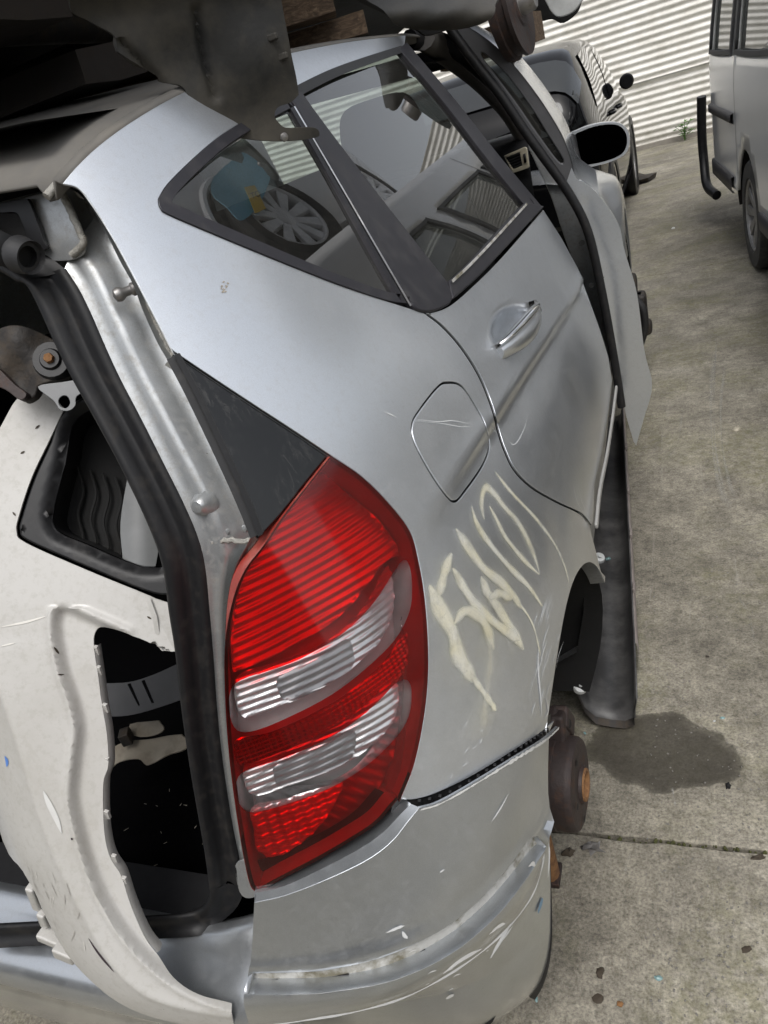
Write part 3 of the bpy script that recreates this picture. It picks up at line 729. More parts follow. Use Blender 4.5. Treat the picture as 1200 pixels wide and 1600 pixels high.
def d_dent(s, z):
    o = 0
    for (a, b, w_, h_) in ((-.33, .80, .07, -.004), (-.20, .72, .05, -.003), (-.42, .70, .05, .0025), (.30, .80, .10, -.003), (-.25, 1.02, .09, .002)):
        o = o+h_*np.exp(-((s-a)**2+(z-b)**2)/(w_*w_))
    return o
DISP += [d_crease, d_arch, d_dent]
# door handle bowl
_hb = np.array([.010, .984])
def d_bowl(s, z):
    u, v = s-_hb[0], z-_hb[1]; a = -.19; U_ = (u*math.cos(a)+v*math.sin(a))/.150; V_ = (-u*math.sin(a)+v*math.cos(a))/.036
    r = np.sqrt(U_**2+V_**2); return -.015*sstep(1.0, .45, r)
DISP.append(d_bowl)

CAR = thing('silver_hatchback', 'wrecked silver hatchback without tailgate or wheels, other car stacked on its roof', 'car', (0, 1.2, 0))
def sp(px, n=5, closed=True, off=0): return hit(crv(px, n, closed), off)

# --- shut line pixel curves
DOORCUT = [(662, 489), (690, 511), (720, 545), (748, 590), (768, 640), (776, 672), (786, 702), (802, 735), (830, 763), (870, 786), (905, 803), (921, 822)]
WINLOW = [(247, 312), (251, 327), (272, 340), (400, 394), (520, 442), (600, 469), (662, 489)]
LAMPR = [(518, 712), (565, 744), (606, 784), (641, 830), (655, 880), (664, 935), (669, 1000), (669, 1060), (662, 1125), (647, 1195), (626, 1249)]
HATCHE = [(97, 287), (122, 294), (142, 318), (168, 358), (192, 400), (230, 472), (266, 543)]
TRI_T = [(272, 549), (330, 588), (400, 634), (460, 673), (518, 712)]
GAPU = [(626, 1249), (648, 1249), (682, 1239), (740, 1211), (800, 1174), (840, 1148), (866, 1127)]
ROOFDITCH = [(97, 287), (118, 256), (150, 219), (195, 183), (250, 147), (300, 121), (370, 92), (440, 72), (540, 56), (626, 46)]
# quarter panel outline in surface coordinates
A1 = sp(WINLOW, 6, False); A2 = sp(DOORCUT, 6, False)
aa = np.linspace(.50, 2.12, 40); 
ARCH = np.stack([ysurf(ACY+ACR*np.cos(aa), ACZ+ACR*np.sin(aa)), ACZ+ACR*np.sin(aa)], 1)
A3 = sp(GAPU[::-1], 6, False); A4 = sp(LAMPR[::-1], 6, False); A5 = sp(TRI_T[::-1], 6, False); A6 = sp(HATCHE[::-1], 6, False)
WINTOP = [(247, 312), (262, 288), (300, 250), (345, 212), (400, 178), (452, 150)]
CANTLOW = [(452, 150), (475, 134), (520, 112), (570, 93), (632, 73)]
A7 = sp([(97, 287), (118, 262), (150, 231), (195, 197), (250, 163), (300, 138), (370, 108), (440, 86), (540, 66), (634, 55)], 5, False)
A8 = sp(CANTLOW[::-1], 6, False); A9 = sp(WINTOP[::-1], 6, False)
print('arch', ARCH[0], ARCH[-1], 'A2 end', A2[-1], 'A3 start', A3[0], 'hb', _hb)
def chain(*segs):
    o = [];
    for s in segs:
        for p in s:
            if not o or np.hypot(*(np.array(p)-o[-1])) > 1.5e-3: o.append(np.array(p))
    if np.hypot(*(o[0]-o[-1])) < 1.5e-3: o.pop()
    return np.array(o)
SILL_S = A2[-1]
qp = chain(A1, A2, [(SILL_S[0]+.005, .50), (ARCH[0][0]+.02, ARCH[0][1])], ARCH, A3, A4, A5, A6, A7, A8, A9)
FLAP = [(700, 596), (722, 602), (745, 636), (760, 666), (765, 700), (753, 732), (728, 768), (712, 785), (697, 776), (670, 737), (646, 690), (643, 662), (656, 638), (684, 603)]
flap = sp(FLAP, 5)
quarter = panel('quarter_panel', qp, bmap, SILVER, CAR, .011, .0030, .0014, holes=[flap])
c = flap.mean(0); fl2 = c+(flap-c)*(1-.0022/np.linalg.norm(flap-c, axis=1))[:, None]
panel('fuel_flap', fl2, bmap, SILVER, CAR, .010, .0035, .0016, off=-.0004)
def ribbon(name, uv, w, off, mat, parent, mp=bmap, sub=1, attr=False, taper=None, nx=1):
    uv = np.asarray(uv, float); T = np.gradient(uv, axis=0); T /= np.linalg.norm(T, axis=1)[:, None]+1e-12; Nn = np.stack([-T[:, 1], T[:, 0]], 1)
    w = np.broadcast_to(np.asarray(w, float), (len(uv),)); cols = np.linspace(-1, 1, 2*nx+1); V = []; at_ = []
    for k in cols:
        P, N = mp(uv+Nn*(w*k/2)[:, None]); V.append(P+N*off); at_.append((1-abs(k))*(taper if taper is not None else np.ones(len(uv))))
    n = len(uv); m = len(cols); V = np.concatenate(V); Fc = [(j*n+i, (j+1)*n+i, (j+1)*n+i+1, j*n+i+1) for j in range(m-1) for i in range(n-1)]
    f0 = np.array([f[:3] for f in Fc]); g = np.cross(V[f0[:, 1]]-V[f0[:, 0]], V[f0[:, 2]]-V[f0[:, 0]])
    P, N = mp(uv[:1])
    if (g.sum(0)@N[0]) < 0: Fc = [f[::-1] for f in Fc]
    o = mk(name, V, Fc, mat, parent)
    if attr:
        a = o.data.attributes.new('cover', 'FLOAT', 'POINT'); a.data.foreach_set('value', np.concatenate(at_).astype(np.float32))
    return o
ribbon('flap_gap', np.vstack([flap, flap[:2]]), .022, -.008, UNDER, CAR)
ribbon('door_gap', A2, .030, -.013, UNDER, CAR)
# --- rear door
GAPD = .0022
BELTOUT = [(664, 489), (700, 476), (740, 442), (782, 400), (846, 326)]
def shift(px, dx, dy): return [(p[0]+dx, p[1]+dy)+tuple(p[2:]) for p in px]
d1 = sp(shift(DOORCUT, 4, -1.5), 6, False)
belt = sp(shift(BELTOUT, 3, 2), 6, False)
fs = belt[-1][0]
front = np.array([(fs, belt[-1][1]), (fs+.04, .98), (fs+.06, .90), (fs+.06, .75), (fs+.05, .66), (fs+.03, .605)])
dbot = np.array([(fs*.75, .600), (.45, .600), (.25, .605), (.10, .618), (d1[-1][0]+.02, d1[-1][1]-.004)])
dpoly = chain(d1[::-1], belt, front, dbot)
door = panel('rear_door', dpoly, bmap, SILVER, CAR, .012, .0035, .0016)
rows = [[pt(np.array([q[0]]), np.array([q[1]]))[0]+np.array([-.001, 0, 0]), pt(np.array([q[0]]), np.array([q[1]]))[0]+np.array([-.045, .012, 0])] for q in front]; loft('door_edge', rows, SILVER_IN, door)
# chrome-lined sill strip under the door
sl = crv([(A2[-1][0]+.012, A2[-1][1]-.012), (.10, .606), (.30, .593), (.6, .588), (fs+.02, .588)], 8)
SILLM = simple('sill_strip_grey', (.30, .295, .28), .45)
sill_strip = ribbon('sill_strip', sl, .010, .012, SILLM, CAR); solid(sill_strip, .006, .002)
# lower sill under the doors
s_ = np.linspace(.02, 1.65, 20)
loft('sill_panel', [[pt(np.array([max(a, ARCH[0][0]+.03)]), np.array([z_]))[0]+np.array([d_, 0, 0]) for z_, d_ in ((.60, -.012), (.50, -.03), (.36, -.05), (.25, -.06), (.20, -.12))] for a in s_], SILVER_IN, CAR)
# door handle: chrome grip over bowl
hpx = [(772, 540), (790, 529), (812, 506), (826, 484)]
hp = hit(crv(hpx, 5)); hP, hN = bmap(np.array([[q[0], q[1]] for q in hp])); n_ = len(hp)
Nm = _n(hN.mean(0)); base = hP.mean(0)
DISP.remove(d_bowl); hl = np.array([pt(np.array([-.122]), np.array([.993]))[0], pt(np.array([.138]), np.array([.969]))[0]]); DISP.append(d_bowl)
def grip(z0, z1, out0, thick, mat, name):
    rows = []
    for t in np.linspace(0, 1, 15):
        c = hl[0]*(1-t)+hl[1]*t; lift = -.004+out0*(math.sin(math.pi*min(max(t, .0), 1))**.6)
        w0 = (.55+.45*math.sin(math.pi*t)); cc = c+Nm*lift+np.array([0, 0, 1])*(z0+z1)/2*w0; hh = (z1-z0)/2*w0
        rows.append([cc+np.array([0, 0, math.sin(a)*hh])+Nm*(math.cos(a)*thick) for a in np.linspace(0, 2*math.pi, 13)[:-1]])
    return loft(name, rows, mat, None if name is None else CAR, closed=True, cap=True, sharp=60)
hd = grip(-.034, .006, .028, .014, SILVER, 'door_handle')
hc = grip(.002, .018, .032, .013, CHROME, 'handle_chrome'); hc.parent = hd
lk = lathe('lock_cap', [(0, .012), (.013, .010), (.016, .0)], hl[1]+Nm*.004+np.array([.0, .0, .002]), Nm, CHROME, hd, 16)
# --- fuel flap dust scratches etc come later; windows
def cshrink(poly, d):
    """inset a uv polygon by d"""
    P = np.asarray(poly); T = np.roll(P, -1, 0)-np.roll(P, 1, 0); T /= np.linalg.norm(T, axis=1)[:, None]+1e-12
    N = np.stack([-T[:, 1], T[:, 0]], 1); A = 0.5*np.sum(P[:, 0]*np.roll(P[:, 1], -1)-np.roll(P[:, 0], -1)*P[:, 1])
    return P+N*d*(1 if A > 0 else -1)
QWIN = chain(sp(WINLOW[:-1]+[(634, 475)], 6, False), sp([(634, 475), (588, 396), (520, 278), (455, 165), (447, 156)], 5, False), sp([(447, 156), (400, 180), (345, 213), (300, 251), (262, 289), (247, 312)], 6, False))
qin = cshrink(QWIN, .0105)
panel('window_seal', QWIN, bmap, TRIM, CAR, .02, .008, .003, off=.002, holes=[qin])
def flat_of(poly):
    P, _ = bmap(poly); c = P.mean(0); u, s, vt = np.linalg.svd(P-c); n_ = vt[2] if vt[2][0] > 0 else -vt[2]
    return c, n_, lambda uv, c=c, n_=n_: ((lambda P_: (P_-((P_-c)@n_)[:, None]*n_*.85, np.tile(n_, (len(P_), 1))))(bmap(uv)[0]))
qc, qn, qmap = flat_of(qin); print('quarter glass', qc, qn)
panel('quarter_window', qin, qmap, WINGLASS, CAR, .05, 0, 0, off=-.004)
# broad black pillar trim between the windows
PIL = chain(sp([(448, 155), (466, 143)], 3, False), sp([(466, 143), (520, 216), (600, 320), (697, 443)], 6, False), sp([(697, 443), (704, 470), (690, 482), (668, 489), (650, 486), (638, 476)], 4, False), sp([(638, 476), (590, 395), (522, 278), (457, 165)], 6, False))
pil = panel('pillar_trim', PIL, bmap, TRIM, CAR, .014, .010, .003, off=.004)
ribbon('pillar_bead', sp([(455, 172), (522, 286), (590, 403), (636, 482)], 6, False), .004, .0065, CHROME, pil)
# belt moulding under the door glass
BELTIN = [(697, 443), (722, 420), (755, 386), (816, 320)]
BELT = chain(sp([(697, 443), (704, 470)], 3, False), sp([(704, 471), (745, 434), (785, 392), (848, 324)], 6, False), sp([(848, 324), (818, 318)], 3, False), sp(BELTIN[::-1], 6, False))
panel('belt_moulding', BELT, bmap, TRIM, CAR, .014, .012, .003, off=.006)
ribbon('belt_wiper', sp(shift(BELTIN, 2, 2), 6, False), .004, .009, GROOVE, CAR)
DGL = chain(sp([(697, 443), (600, 320), (520, 216), (466, 143)], 6, False), sp([(466, 143), (520, 115), (570, 96), (624, 78)], 6, False), sp([(624, 78), (700, 168), (760, 246), (816, 320)], 6, False), sp([(816, 320), (755, 386), (697, 443)], 6, False))
panel('door_window', DGL, bmap, WINGLASS, CAR, .03, 0, 0, off=-.004)
# dark B pillar strip
BP = chain(sp([(622, 77), (634, 68)], 2, False), sp([(634, 68), (712, 160), (775, 240), (846, 325)], 6, False), sp([(846, 325), (818, 322)], 2, False), sp([(818, 322), (757, 246), (697, 168), (622, 77)], 6, False))
panel('b_pillar_trim', BP, bmap, TRIM, CAR, .014, .012, .002, off=.003)
# top seal of the door glass
ribbon('roof_seal', sp([(452, 152), (475, 138), (520, 116), (570, 97), (630, 77)], 6, False), .012, .002, RUBBER, CAR)

# ------------------------------------------------------------------ tail light
LAMPL = [(626, 1249), (596, 1290), (560, 1318), (500, 1352), (440, 1382), (400, 1397), (388, 1372), (372, 1290), (357, 1180), (350, 1080), (350, 1000), (362, 935), (380, 890), (412, 848), (440, 806), (478, 757), (518, 712)]
LAMP_PX = [p for p in shift(LAMPR, -4, 1)]+LAMPL[1:-1]
lamp_poly = chain(sp(shift(LAMPR, -4.5, 2), 6, False), sp([(619, 1247), (588, 1283), (550, 1309), (497, 1340), (440, 1370), (402, 1391, 1), (390, 1372), (374, 1290), (359, 1180), (352, 1080), (352, 1000), (364, 935), (382, 890), (412, 850), (440, 808), (478, 759), (513, 715)], 5, False))
lamp = panel('tail_light', lamp_poly, bmap, LAMPBACK, CAR, .02, 0, 0, off=-.052); lamp['label'] = 'red and clear tail light with cracked lower edge'
# side wall between the lens rim and the housing
P1, N1 = bmap(lamp_poly); n1 = len(P1)
Pc = np.vstack([P1, P1[:1]]); Nc = np.vstack([N1, N1[:1]])
_red = lamp_poly[:, 1] > .745
for msk, mt_, nm_ in ((_red, REDBODY, 'lamp_side'), (~_red, PLASTIC, 'lamp_wall')):
    VV = np.concatenate([Pc+Nc*.003, Pc-Nc*.02, Pc-Nc*.054]); nn = len(Pc); FF = [(r*nn+i, r*nn+i+1, (r+1)*nn+i+1, (r+1)*nn+i) for r in (0, 1) for i in range(nn-1) if msk[i]]
    mk(nm_, VV, FF, mt_, lamp)
Pi_, Ni_ = bmap(cshrink(lamp_poly, .0025)); Pi_ = np.vstack([Pi_, Pi_[:1]]); Ni_ = np.vstack([Ni_, Ni_[:1]])
loft('lamp_inner_wall', [Pi_+Ni_*.002, Pi_-Ni_*.051], LAMPBACK, lamp)
CLR1 = [(363, 1082), (378, 1062), (440, 1042), (500, 1014), (548, 980), (585, 940), (612, 898), (627, 878), (635, 890), (638, 920), (634, 956), (612, 998), (570, 1040), (515, 1082), (450, 1116), (400, 1136), (374, 1136), (363, 1112)]
CLR2 = [(374, 1218), (386, 1203), (440, 1185), (500, 1160), (550, 1130), (590, 1096), (615, 1070), (630, 1064), (637, 1080), (633, 1118), (612, 1152), (570, 1192), (515, 1226), (450, 1250), (400, 1263), (382, 1256), (374, 1236)]
BAND = [(368, 1158), (420, 1146), (480, 1120), (540, 1086), (595, 1040), (630, 992), (638, 990), (640, 1020), (634, 1052), (600, 1078), (550, 1120), (500, 1150), (440, 1176), (388, 1196), (370, 1194)]
LOW = [(391, 1272), (450, 1258), (505, 1240), (540, 1232), (528, 1262), (506, 1296), (470, 1330), (430, 1352), (400, 1345), (392, 1310)]
clr1, clr2, band, low = (sp(q, 4) for q in (CLR1, CLR2, BAND, LOW))
def ribs(per, amp, ang=0.0, cross=0):
    ca, sa = math.cos(ang), math.sin(ang)
    def f(U, P):
        t = (U[:, 1]*ca+U[:, 0]*sa)/per; h = amp*np.abs(((t % 1)*2-1))**1.5
        if cross: t2 = (U[:, 0]*ca-U[:, 1]*sa)/cross; h = h+amp*np.abs((t2 % 1)*2-1)
        return h
    return f
# reflector bowls behind the lenses
up_poly = chain(sp([(412, 850), (440, 808), (478, 759), (513, 715), (560, 746), (602, 788), (634, 832), (645, 866), (622, 878), (600, 912), (560, 966), (500, 1008), (430, 1042), (372, 1062), (356, 1060), (354, 1000), (364, 935), (382, 890)], 4, False))
upper_in = cshrink(up_poly, .003)
def upr(U, P): return ribs(.0085, .0035, .06)(U, P)+.010*np.sin(U[:, 0]*38)*np.sin(U[:, 1]*21+1.0)
panel('reflector', upper_in, bmap, REFL, lamp, .0026, 0, 0, off=-.030, disp=upr)
for q, per, nm in ((clr1, .0072, 'reversing_reflector'), (clr2, .0072, 'indicator_reflector')):
    panel(nm, cshrink(q, .001), bmap, REFL, lamp, .0024, 0, 0, off=-.022, disp=lambda U, P, per=per: ribs(per, .0032, .10)(U, P)+.006*np.sin(U[:, 0]*45))
panel('prism_band', band, bmap, _refl('prism_red', (.75, .03, .025), .25), lamp, .0018, 0, 0, off=-.003, disp=ribs(.0042, .0011, 0.0, .0042))
panel('lower_reflector', low, bmap, REFL, lamp, .0020, 0, 0, off=-.016, disp=ribs(.0060, .0026, .04, .0085))
rest = cshrink(sp([(392, 1272), (530, 1238), (600, 1180), (640, 1080), (652, 1000), (655, 960), (660, 1010), (661, 1060), (653, 1125), (636, 1195), (612, 1245), (556, 1306), (500, 1340), (440, 1368), (408, 1380)], 4), .001)
panel('side_reflector', rest, bmap, REFLDARK, lamp, .0035, 0, 0, off=-.034, disp=ribs(.009, .005, .9))
# dark lamp cavities behind clear and red lenses
for q in ([(440, 1062), (500, 1034), (548, 1000), (560, 1020), (556, 1048), (505, 1078), (450, 1100), (436, 1084)], [(432, 1206), (500, 1178), (556, 1148), (562, 1170), (550, 1196), (500, 1220), (440, 1240), (428, 1224)]):
    panel('lamp_cavity', sp(q, 4), bmap, REFLDARK, lamp, .0026, 0, 0, off=-.0145, disp=ribs(.0072, .0030, .10))
def cav(U, P): return ribs(.0085, .0030, .06)(U, P)
LENSB = simple('lens_border', (.32, .05, .045), .15)
# outer lenses
body_lens = lamp_poly
panel('red_lens', body_lens, bmap, REDLENS, lamp, .016, 0, 0, off=.004, holes=[cshrink(clr1, -.0015), cshrink(clr2, -.0015)])
for q in (clr1, clr2):
    panel('clear_lens', q, bmap, CLEARLENS, lamp, .012, 0, 0, off=.0045)
def resample0(P, n):
    P = np.asarray(P, float); d = np.r_[0, np.cumsum(np.linalg.norm(np.diff(P, axis=0), axis=1))]; t = np.linspace(0, d[-1], n); return np.stack([np.interp(t, d, P[:, k]) for k in range(P.shape[1])], 1)
# --- dark triangular panel above the lamp
TRI = chain(sp([(272, 552), (330, 592), (400, 638), (460, 677), (514, 714)], 4, False), sp([(510, 716), (478, 755), (440, 803), (406, 840)], 4, False), sp([(406, 840), (396, 832), (345, 705), (300, 610), (268, 556)], 4, False))
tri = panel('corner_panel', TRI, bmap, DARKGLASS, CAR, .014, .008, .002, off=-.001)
ribbon('corner_trim', sp([(270, 558), (300, 615), (345, 708), (378, 780), (401, 836)], 5, False), .010, .003, RUBBER, tri)
ribbon('corner_trim_bead', sp([(274, 556), (305, 615), (350, 708), (383, 780), (405, 836)], 5, False), .0035, .006, PLASTIC, tri)
loft('quarter_return', [np.array([pt(np.array([a]), np.array([b]))[0] for a, b in A5[::-1]])-np.array([.001, 0, .002]), np.array([pt(np.array([a]), np.array([b]))[0] for a, b in A5[::-1]])-np.array([.02, -.004, .012])], SILVER, CAR)
loft('lamp_return', [np.array([pt(np.array([a]), np.array([b]))[0] for a, b in A4[::-1]])-np.array([.0005, 0, .0]), np.array([pt(np.array([a]), np.array([b]))[0] for a, b in A4[::-1]])-np.array([.022, -.01, .0])], SILVER, CAR)

# ------------------------------------------------------------------ hatch opening: channel, bead, seal
HP0 = np.array([0, -.44, .62]); HN = _n([0, -1, .26]); hmap = plane_map(HP0, HN)
def hpt(px, off=0): P, N = hmap(np.atleast_2d([p[:2] for p in px])); return P+N*off
def resample(P, n):
    P = np.asarray(P, float); d = np.r_[0, np.cumsum(np.linalg.norm(np.diff(P, axis=0), axis=1))]; t = np.linspace(0, d[-1], n)
    return np.stack([np.interp(t, d, P[:, k]) for k in range(P.shape[1])], 1)
E1 = resample(crv([(97, 294), (122, 312), (150, 352), (180, 412), (200, 448), (216, 490), (240, 542), (262, 580), (300, 652), (340, 724), (372, 785), (386, 836), (362, 890), (350, 940), (346, 1010), (348, 1090), (356, 1180), (366, 1260), (378, 1330), (392, 1396)], 6), 120)
E2 = resample(crv([(88, 420), (108, 450), (128, 490), (152, 545), (176, 596), (207, 655), (244, 728), (276, 792), (300, 850), (311, 900), (317, 970), (323, 1040), (329, 1120), (338, 1200), (352, 1290), (364, 1350), (370, 1392)], 6), 120)
SI = resample(crv([(30, 440), (48, 446), (66, 478), (90, 532), (120, 592), (150, 645), (195, 728), (238, 820), (258, 880), (268, 950), (278, 1010), (288, 1100), (303, 1200), (322, 1310), (330, 1372)], 6), 120)
rows = []
for f, o_ in ((-.03, -.006), (0, -.024), (.10, -.040), (.22, -.046), (.38, -.043), (.52, -.034), (.62, -.022), (.72, -.016), (.84, -.018), (.94, -.013), (1.02, -.010)):
    rows.append(hpt(E1*(1-f)+E2*f, o_))
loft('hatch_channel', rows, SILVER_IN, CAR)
# flange from panel edge down into the channel
ed = np.array([pt(np.array([a]), np.array([b]))[0] for a, b in resample(A6[::-1], 50)])
e1u = hpt(resample(E1[:52], 50), -.022)
mid_ = (ed+e1u)/2+np.array([.004, -.006, .002])
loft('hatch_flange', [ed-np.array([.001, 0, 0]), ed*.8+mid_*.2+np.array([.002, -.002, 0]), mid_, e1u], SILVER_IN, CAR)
loft('lamp_flange', [hpt(E1[50:], -.012), hpt(E1[50:]+np.array([10, 0]), -.05)], SILVER_IN, CAR)
j_ = rng.normal(0, .0006, (105, 3)); tube('sealant_bead', hpt(resample(E1[:76], 105), -.019)+j_, .0032+.0006*rng.random(105), SEALANT, CAR, 7)
tube('sealant_bead', hpt(crv([(312, 858), (340, 854), (368, 856), (388, 850)], 5), -.020)+rng.normal(0, .0005, (16, 3)), .003, SEALANT, CAR, 7)
tube('sealant_bead', hpt(crv([(84, 300), (95, 322), (108, 350), (118, 378), (112, 388), (100, 398)], 5), -.010)+rng.normal(0, .0003, (26, 3)), .0036, SEALANT, CAR, 8)
rows = []
for f, o_ in ((0, -.030), (-.03, -.004), (.04, .006), (.14, .012), (.26, .0135), (.38, .010), (.48, .002), (.53, -.006), (.62, -.007), (.80, -.006), (.97, -.006), (1.03, -.012)):
    rows.append(hpt(SI*(1-f)+E2*f, o_))
seal = loft('weather_seal', rows, SEALMAT, CAR)
# corner and bottom run of the seal, and its top run
SIb = crv([(330, 1372), (330, 1392), (318, 1414), (288, 1427), (215, 1432), (100, 1438), (-60, 1446)], 6); E2b = crv([(370, 1392), (368, 1415), (350, 1440), (312, 1456), (224, 1463), (100, 1470), (-60, 1480)], 6)
SIt = crv([(-40, 428), (0, 424), (30, 440), (38, 442)], 6); E2t = crv([(-40, 378), (0, 384), (50, 396), (90, 424)], 6)
zmap = plane_map((0, 0, .542), (0, 0, 1))
def lowpt(px, off):
    a = hpt(px, off); b = zmap(px)[0]+np.array([0, -.3, .95])*off; w = sstep(352, 300, np.asarray(px)[:, 0])[:, None]*sstep(1395, 1425, np.asarray(px)[:, 1])[:, None]; return a*(1-w)+b*w
for A_, B_, fn_ in ((SIb, E2b, lowpt), (SIt, E2t, hpt)):
    A_ = resample(A_, 40); B_ = resample(B_, 40)
    loft('weather_seal', [fn_(A_*(1-f)+B_*f, o_) for f, o_ in ((0, -.03), (-.03, -.004), (.04, .006), (.14, .012), (.26, .0135), (.38, .010), (.48, .004), (.60, -.004), (.80, -.006), (1.03, -.012))], SEALMAT, CAR)
# header at the top left, recess, hose with collar, ball stud, bump stop
panel('roof_header', crv([(-60, 330), (0, 313), (60, 297), (82, 294, 1), (96, 318), (118, 380), (108, 402), (70, 408), (0, 395), (-60, 392)], 4, True), hmap, SILVER_IN, CAR, 10, .003, .001, off=-.012)
panel('header_recess', crv([(-40, 322), (0, 316), (30, 310), (40, 314), (52, 345), (62, 374), (60, 392), (-40, 392)], 4, True), hmap, PLASTIC, CAR, 10, .004, .0015, off=-.004, holes=[crv([(-30, 336), (0, 332), (20, 332), (28, 345), (38, 374), (30, 388), (-30, 388)], 3, True)])
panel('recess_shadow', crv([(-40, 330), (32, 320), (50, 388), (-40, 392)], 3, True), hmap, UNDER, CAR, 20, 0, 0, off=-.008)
hpth = np.vstack([hpt([(-50, 362)], .012), hpt([(-10, 366)], .018), hpt([(18, 382)], .022), hpt([(45, 392)], .028), hpt([(64, 397)], .030)])
hpth = crv3(hpth, 14); rr_ = .0125+.0030*np.cos(np.arange(len(hpth))*2*math.pi/4)
hose = tube('corrugated_hose', hpth, rr_, RUBBER, CAR, 16)
d_ = _n(hpth[-1]-hpth[-4])
lathe('hose_collar', [(.010, .004), (.0135, .004), (.0155, .009), (.0165, .0), (.0175, -.004), (.0175, -.009), (.0145, -.010), (.0145, -.014)], hpth[-1]+d_*.012, d_, RUBBER, hose, 24)
lathe('hose_bore', [(0, .0), (.011, .0), (.011, .006)], hpth[-1]+d_*.008, d_, UNDER, hose, 20)
b0, b1 = hpt([(201, 444)], -.028)[0], hpt([(176, 462)], -.004)[0]; dd = _n(b1-b0); L_ = np.linalg.norm(b1-b0)
lathe('ball_stud', [(.0, 0), (.009, 0), (.009, .003), (.0065, .004), (.0065, L_*.5), (.0045, L_*.55), (.0045, L_*.72), (.0062, L_*.80), (.0072, L_*.9), (.006, L_*1.02), (0, L_*1.08)], b0, dd, STEEL, CAR, 18)
P_ = hpt([(300, 796)], -.020)[0]; lathe('bump_stop', [(0, .013), (.006, .0125), (.010, .009), (.012, .003), (.0145, 0), (.016, -.004)], P_, HN, SILVER_IN, CAR, 22)
for q in ((307, 842), (333, 843), (362, 838)): lathe('spot_weld', [(0, .0015), (.003, .001), (.0042, -.001)], hpt([q], -.024)[0], HN, SILVER_IN, CAR, 12)

# ------------------------------------------------------------------ boot, rear shelf of the bumper
BX0, BX1 = -.62, .585
boot = panel  # keep name short
BLACKCLOTH = simple('black_boot_lining', (.0022, .0022, .0024), 1.0, 0, (.012, .011, .010), 60, .62, .75, .35, .6, 700, .002, spec=0.0)
o = mk('boot_floor', [(BX0, -.47, .34), (.60, -.47, .34), (.60, .42, .34), (BX0, .42, .34)], [(0, 1, 2, 3)], BLACKCLOTH, CAR)
sideV = []
loft('boot_side', [[hpt([q], -.03)[0], hpt([q], -.03)[0]+np.array([.012, .06, 0]), np.array([.60, .10, hpt([q], 0)[0][2]]), np.array([.60, .45, hpt([q], 0)[0][2]])] for q in list(SI[::6])+[(340, 1480)]], BLACKCLOTH, CAR)
seat = loft('rear_seat_back', [[(BX0, -.36, .34), (.60, -.36, .34)], [(BX0, -.33, .50), (.60, -.33, .50)], [(BX0, .30, .55), (.60, .30, .55)], [(BX0, .34, .70), (.60, .34, .70)], [(BX0, .42, .92), (.60, .42, .92)], [(BX0, .45, 1.02), (.60, .45, 1.02)], [(BX0, .52, 1.03), (.60, .52, 1.03)], [(BX0, .55, .7), (.60, .55, .7)]], BLACKCLOTH, CAR)
# floor tray edge and flap
fo_ = mk('floor_lid', [(BX0, -.458, .508), (.47, -.458, .508), (.52, -.388, .509), (BX0, -.388, .508)], [(0, 1, 2, 3)], simple('grey_black_board', (.014, .014, .015), .85, 0, (.03, .028, .026), 30, .6, .75, .4, spec=.15), CAR); solid(fo_, .006, .002, 1)
# bumper: corner block
BO = .012
def bm_sp(px, n=5, closed=False): return hit(crv(px, n, closed), BO)
BTOP = [(402, 1413), (450, 1402), (515, 1377), (575, 1348), (612, 1320), (636, 1290), (654, 1268)]
BLIP = [(400, 1402), (447, 1391), (510, 1362), (568, 1331), (600, 1308), (625, 1282), (643, 1264)]
BGAP = [(654, 1268), (684, 1259), (735, 1231), (800, 1191), (845, 1161), (868, 1141)]
b1_, b2_ = bm_sp(BTOP), bm_sp(BGAP)
ba_ = crv([(-.205, .622), (-.245, .565), (-.275, .50), (-.300, .42), (-.312, .34), (-.316, .27), (-.310, .20)], 4); BARCH = np.stack([ysurf(ba_[:, 0], ba_[:, 1]), ba_[:, 1]], 1)
bl = bm_sp([(394, 1620), (395, 1575), (392, 1535), (397, 1500), (400, 1450), (402, 1403)]); 
print('bumper', b1_[0], b2_[-1], BARCH[0], BARCH[-1], bl[0])
GU = bm_sp([(400, 1521), (460, 1520), (520, 1516), (600, 1496), (680, 1456), (740, 1408), (790, 1352), (815, 1318), (833, 1311)], 6)
GL = bm_sp([(398, 1541), (460, 1541), (520, 1538), (606, 1521), (690, 1481), (755, 1430), (802, 1378), (830, 1342), (843, 1328)], 6)
GU, GL = GU*.95+GL*.05, GL*.92+GU*.08; GRV = (GU+GL)/2; GRV = GRV[np.argsort(GRV[:, 0])]
CRK = bm_sp([(380, 1606), (480, 1592), (560, 1577), (640, 1552), (720, 1508), (780, 1460), (822, 1408), (840, 1360), (843, 1328)], 6); CRK = CRK[np.argsort(CRK[:, 0])]
def bdisp(U, P):
    S_ = U[:, 0]; zg = np.interp(S_, GRV[:, 0], GRV[:, 1]); zk = np.interp(S_, CRK[:, 0], CRK[:, 1]); k = sstep(-.36, -.52, S_)
    d = U[:, 1]-zg; f = np.clip((zg-U[:, 1])/np.maximum(zg-zk, .02), 0, 1); below = np.maximum(zk-U[:, 1], 0)
    return k*(.0035*np.exp(-((d-.014)/.005)**2)+.014*np.sin(np.pi*np.sqrt(f))*(d < 0)-.004*sstep(0, .02, below)-.60*sstep(-.44, -.66, S_)*np.minimum(np.maximum(below-.004, 0), .085))
_o = np.argsort(GRV[:, 0]); 
bpoly = chain(b1_, b2_, BARCH, [(BARCH[-1][0]-.02, .15), (bl[0][0], .15)], bl)
ghole = chain(GU, GL[::-1])
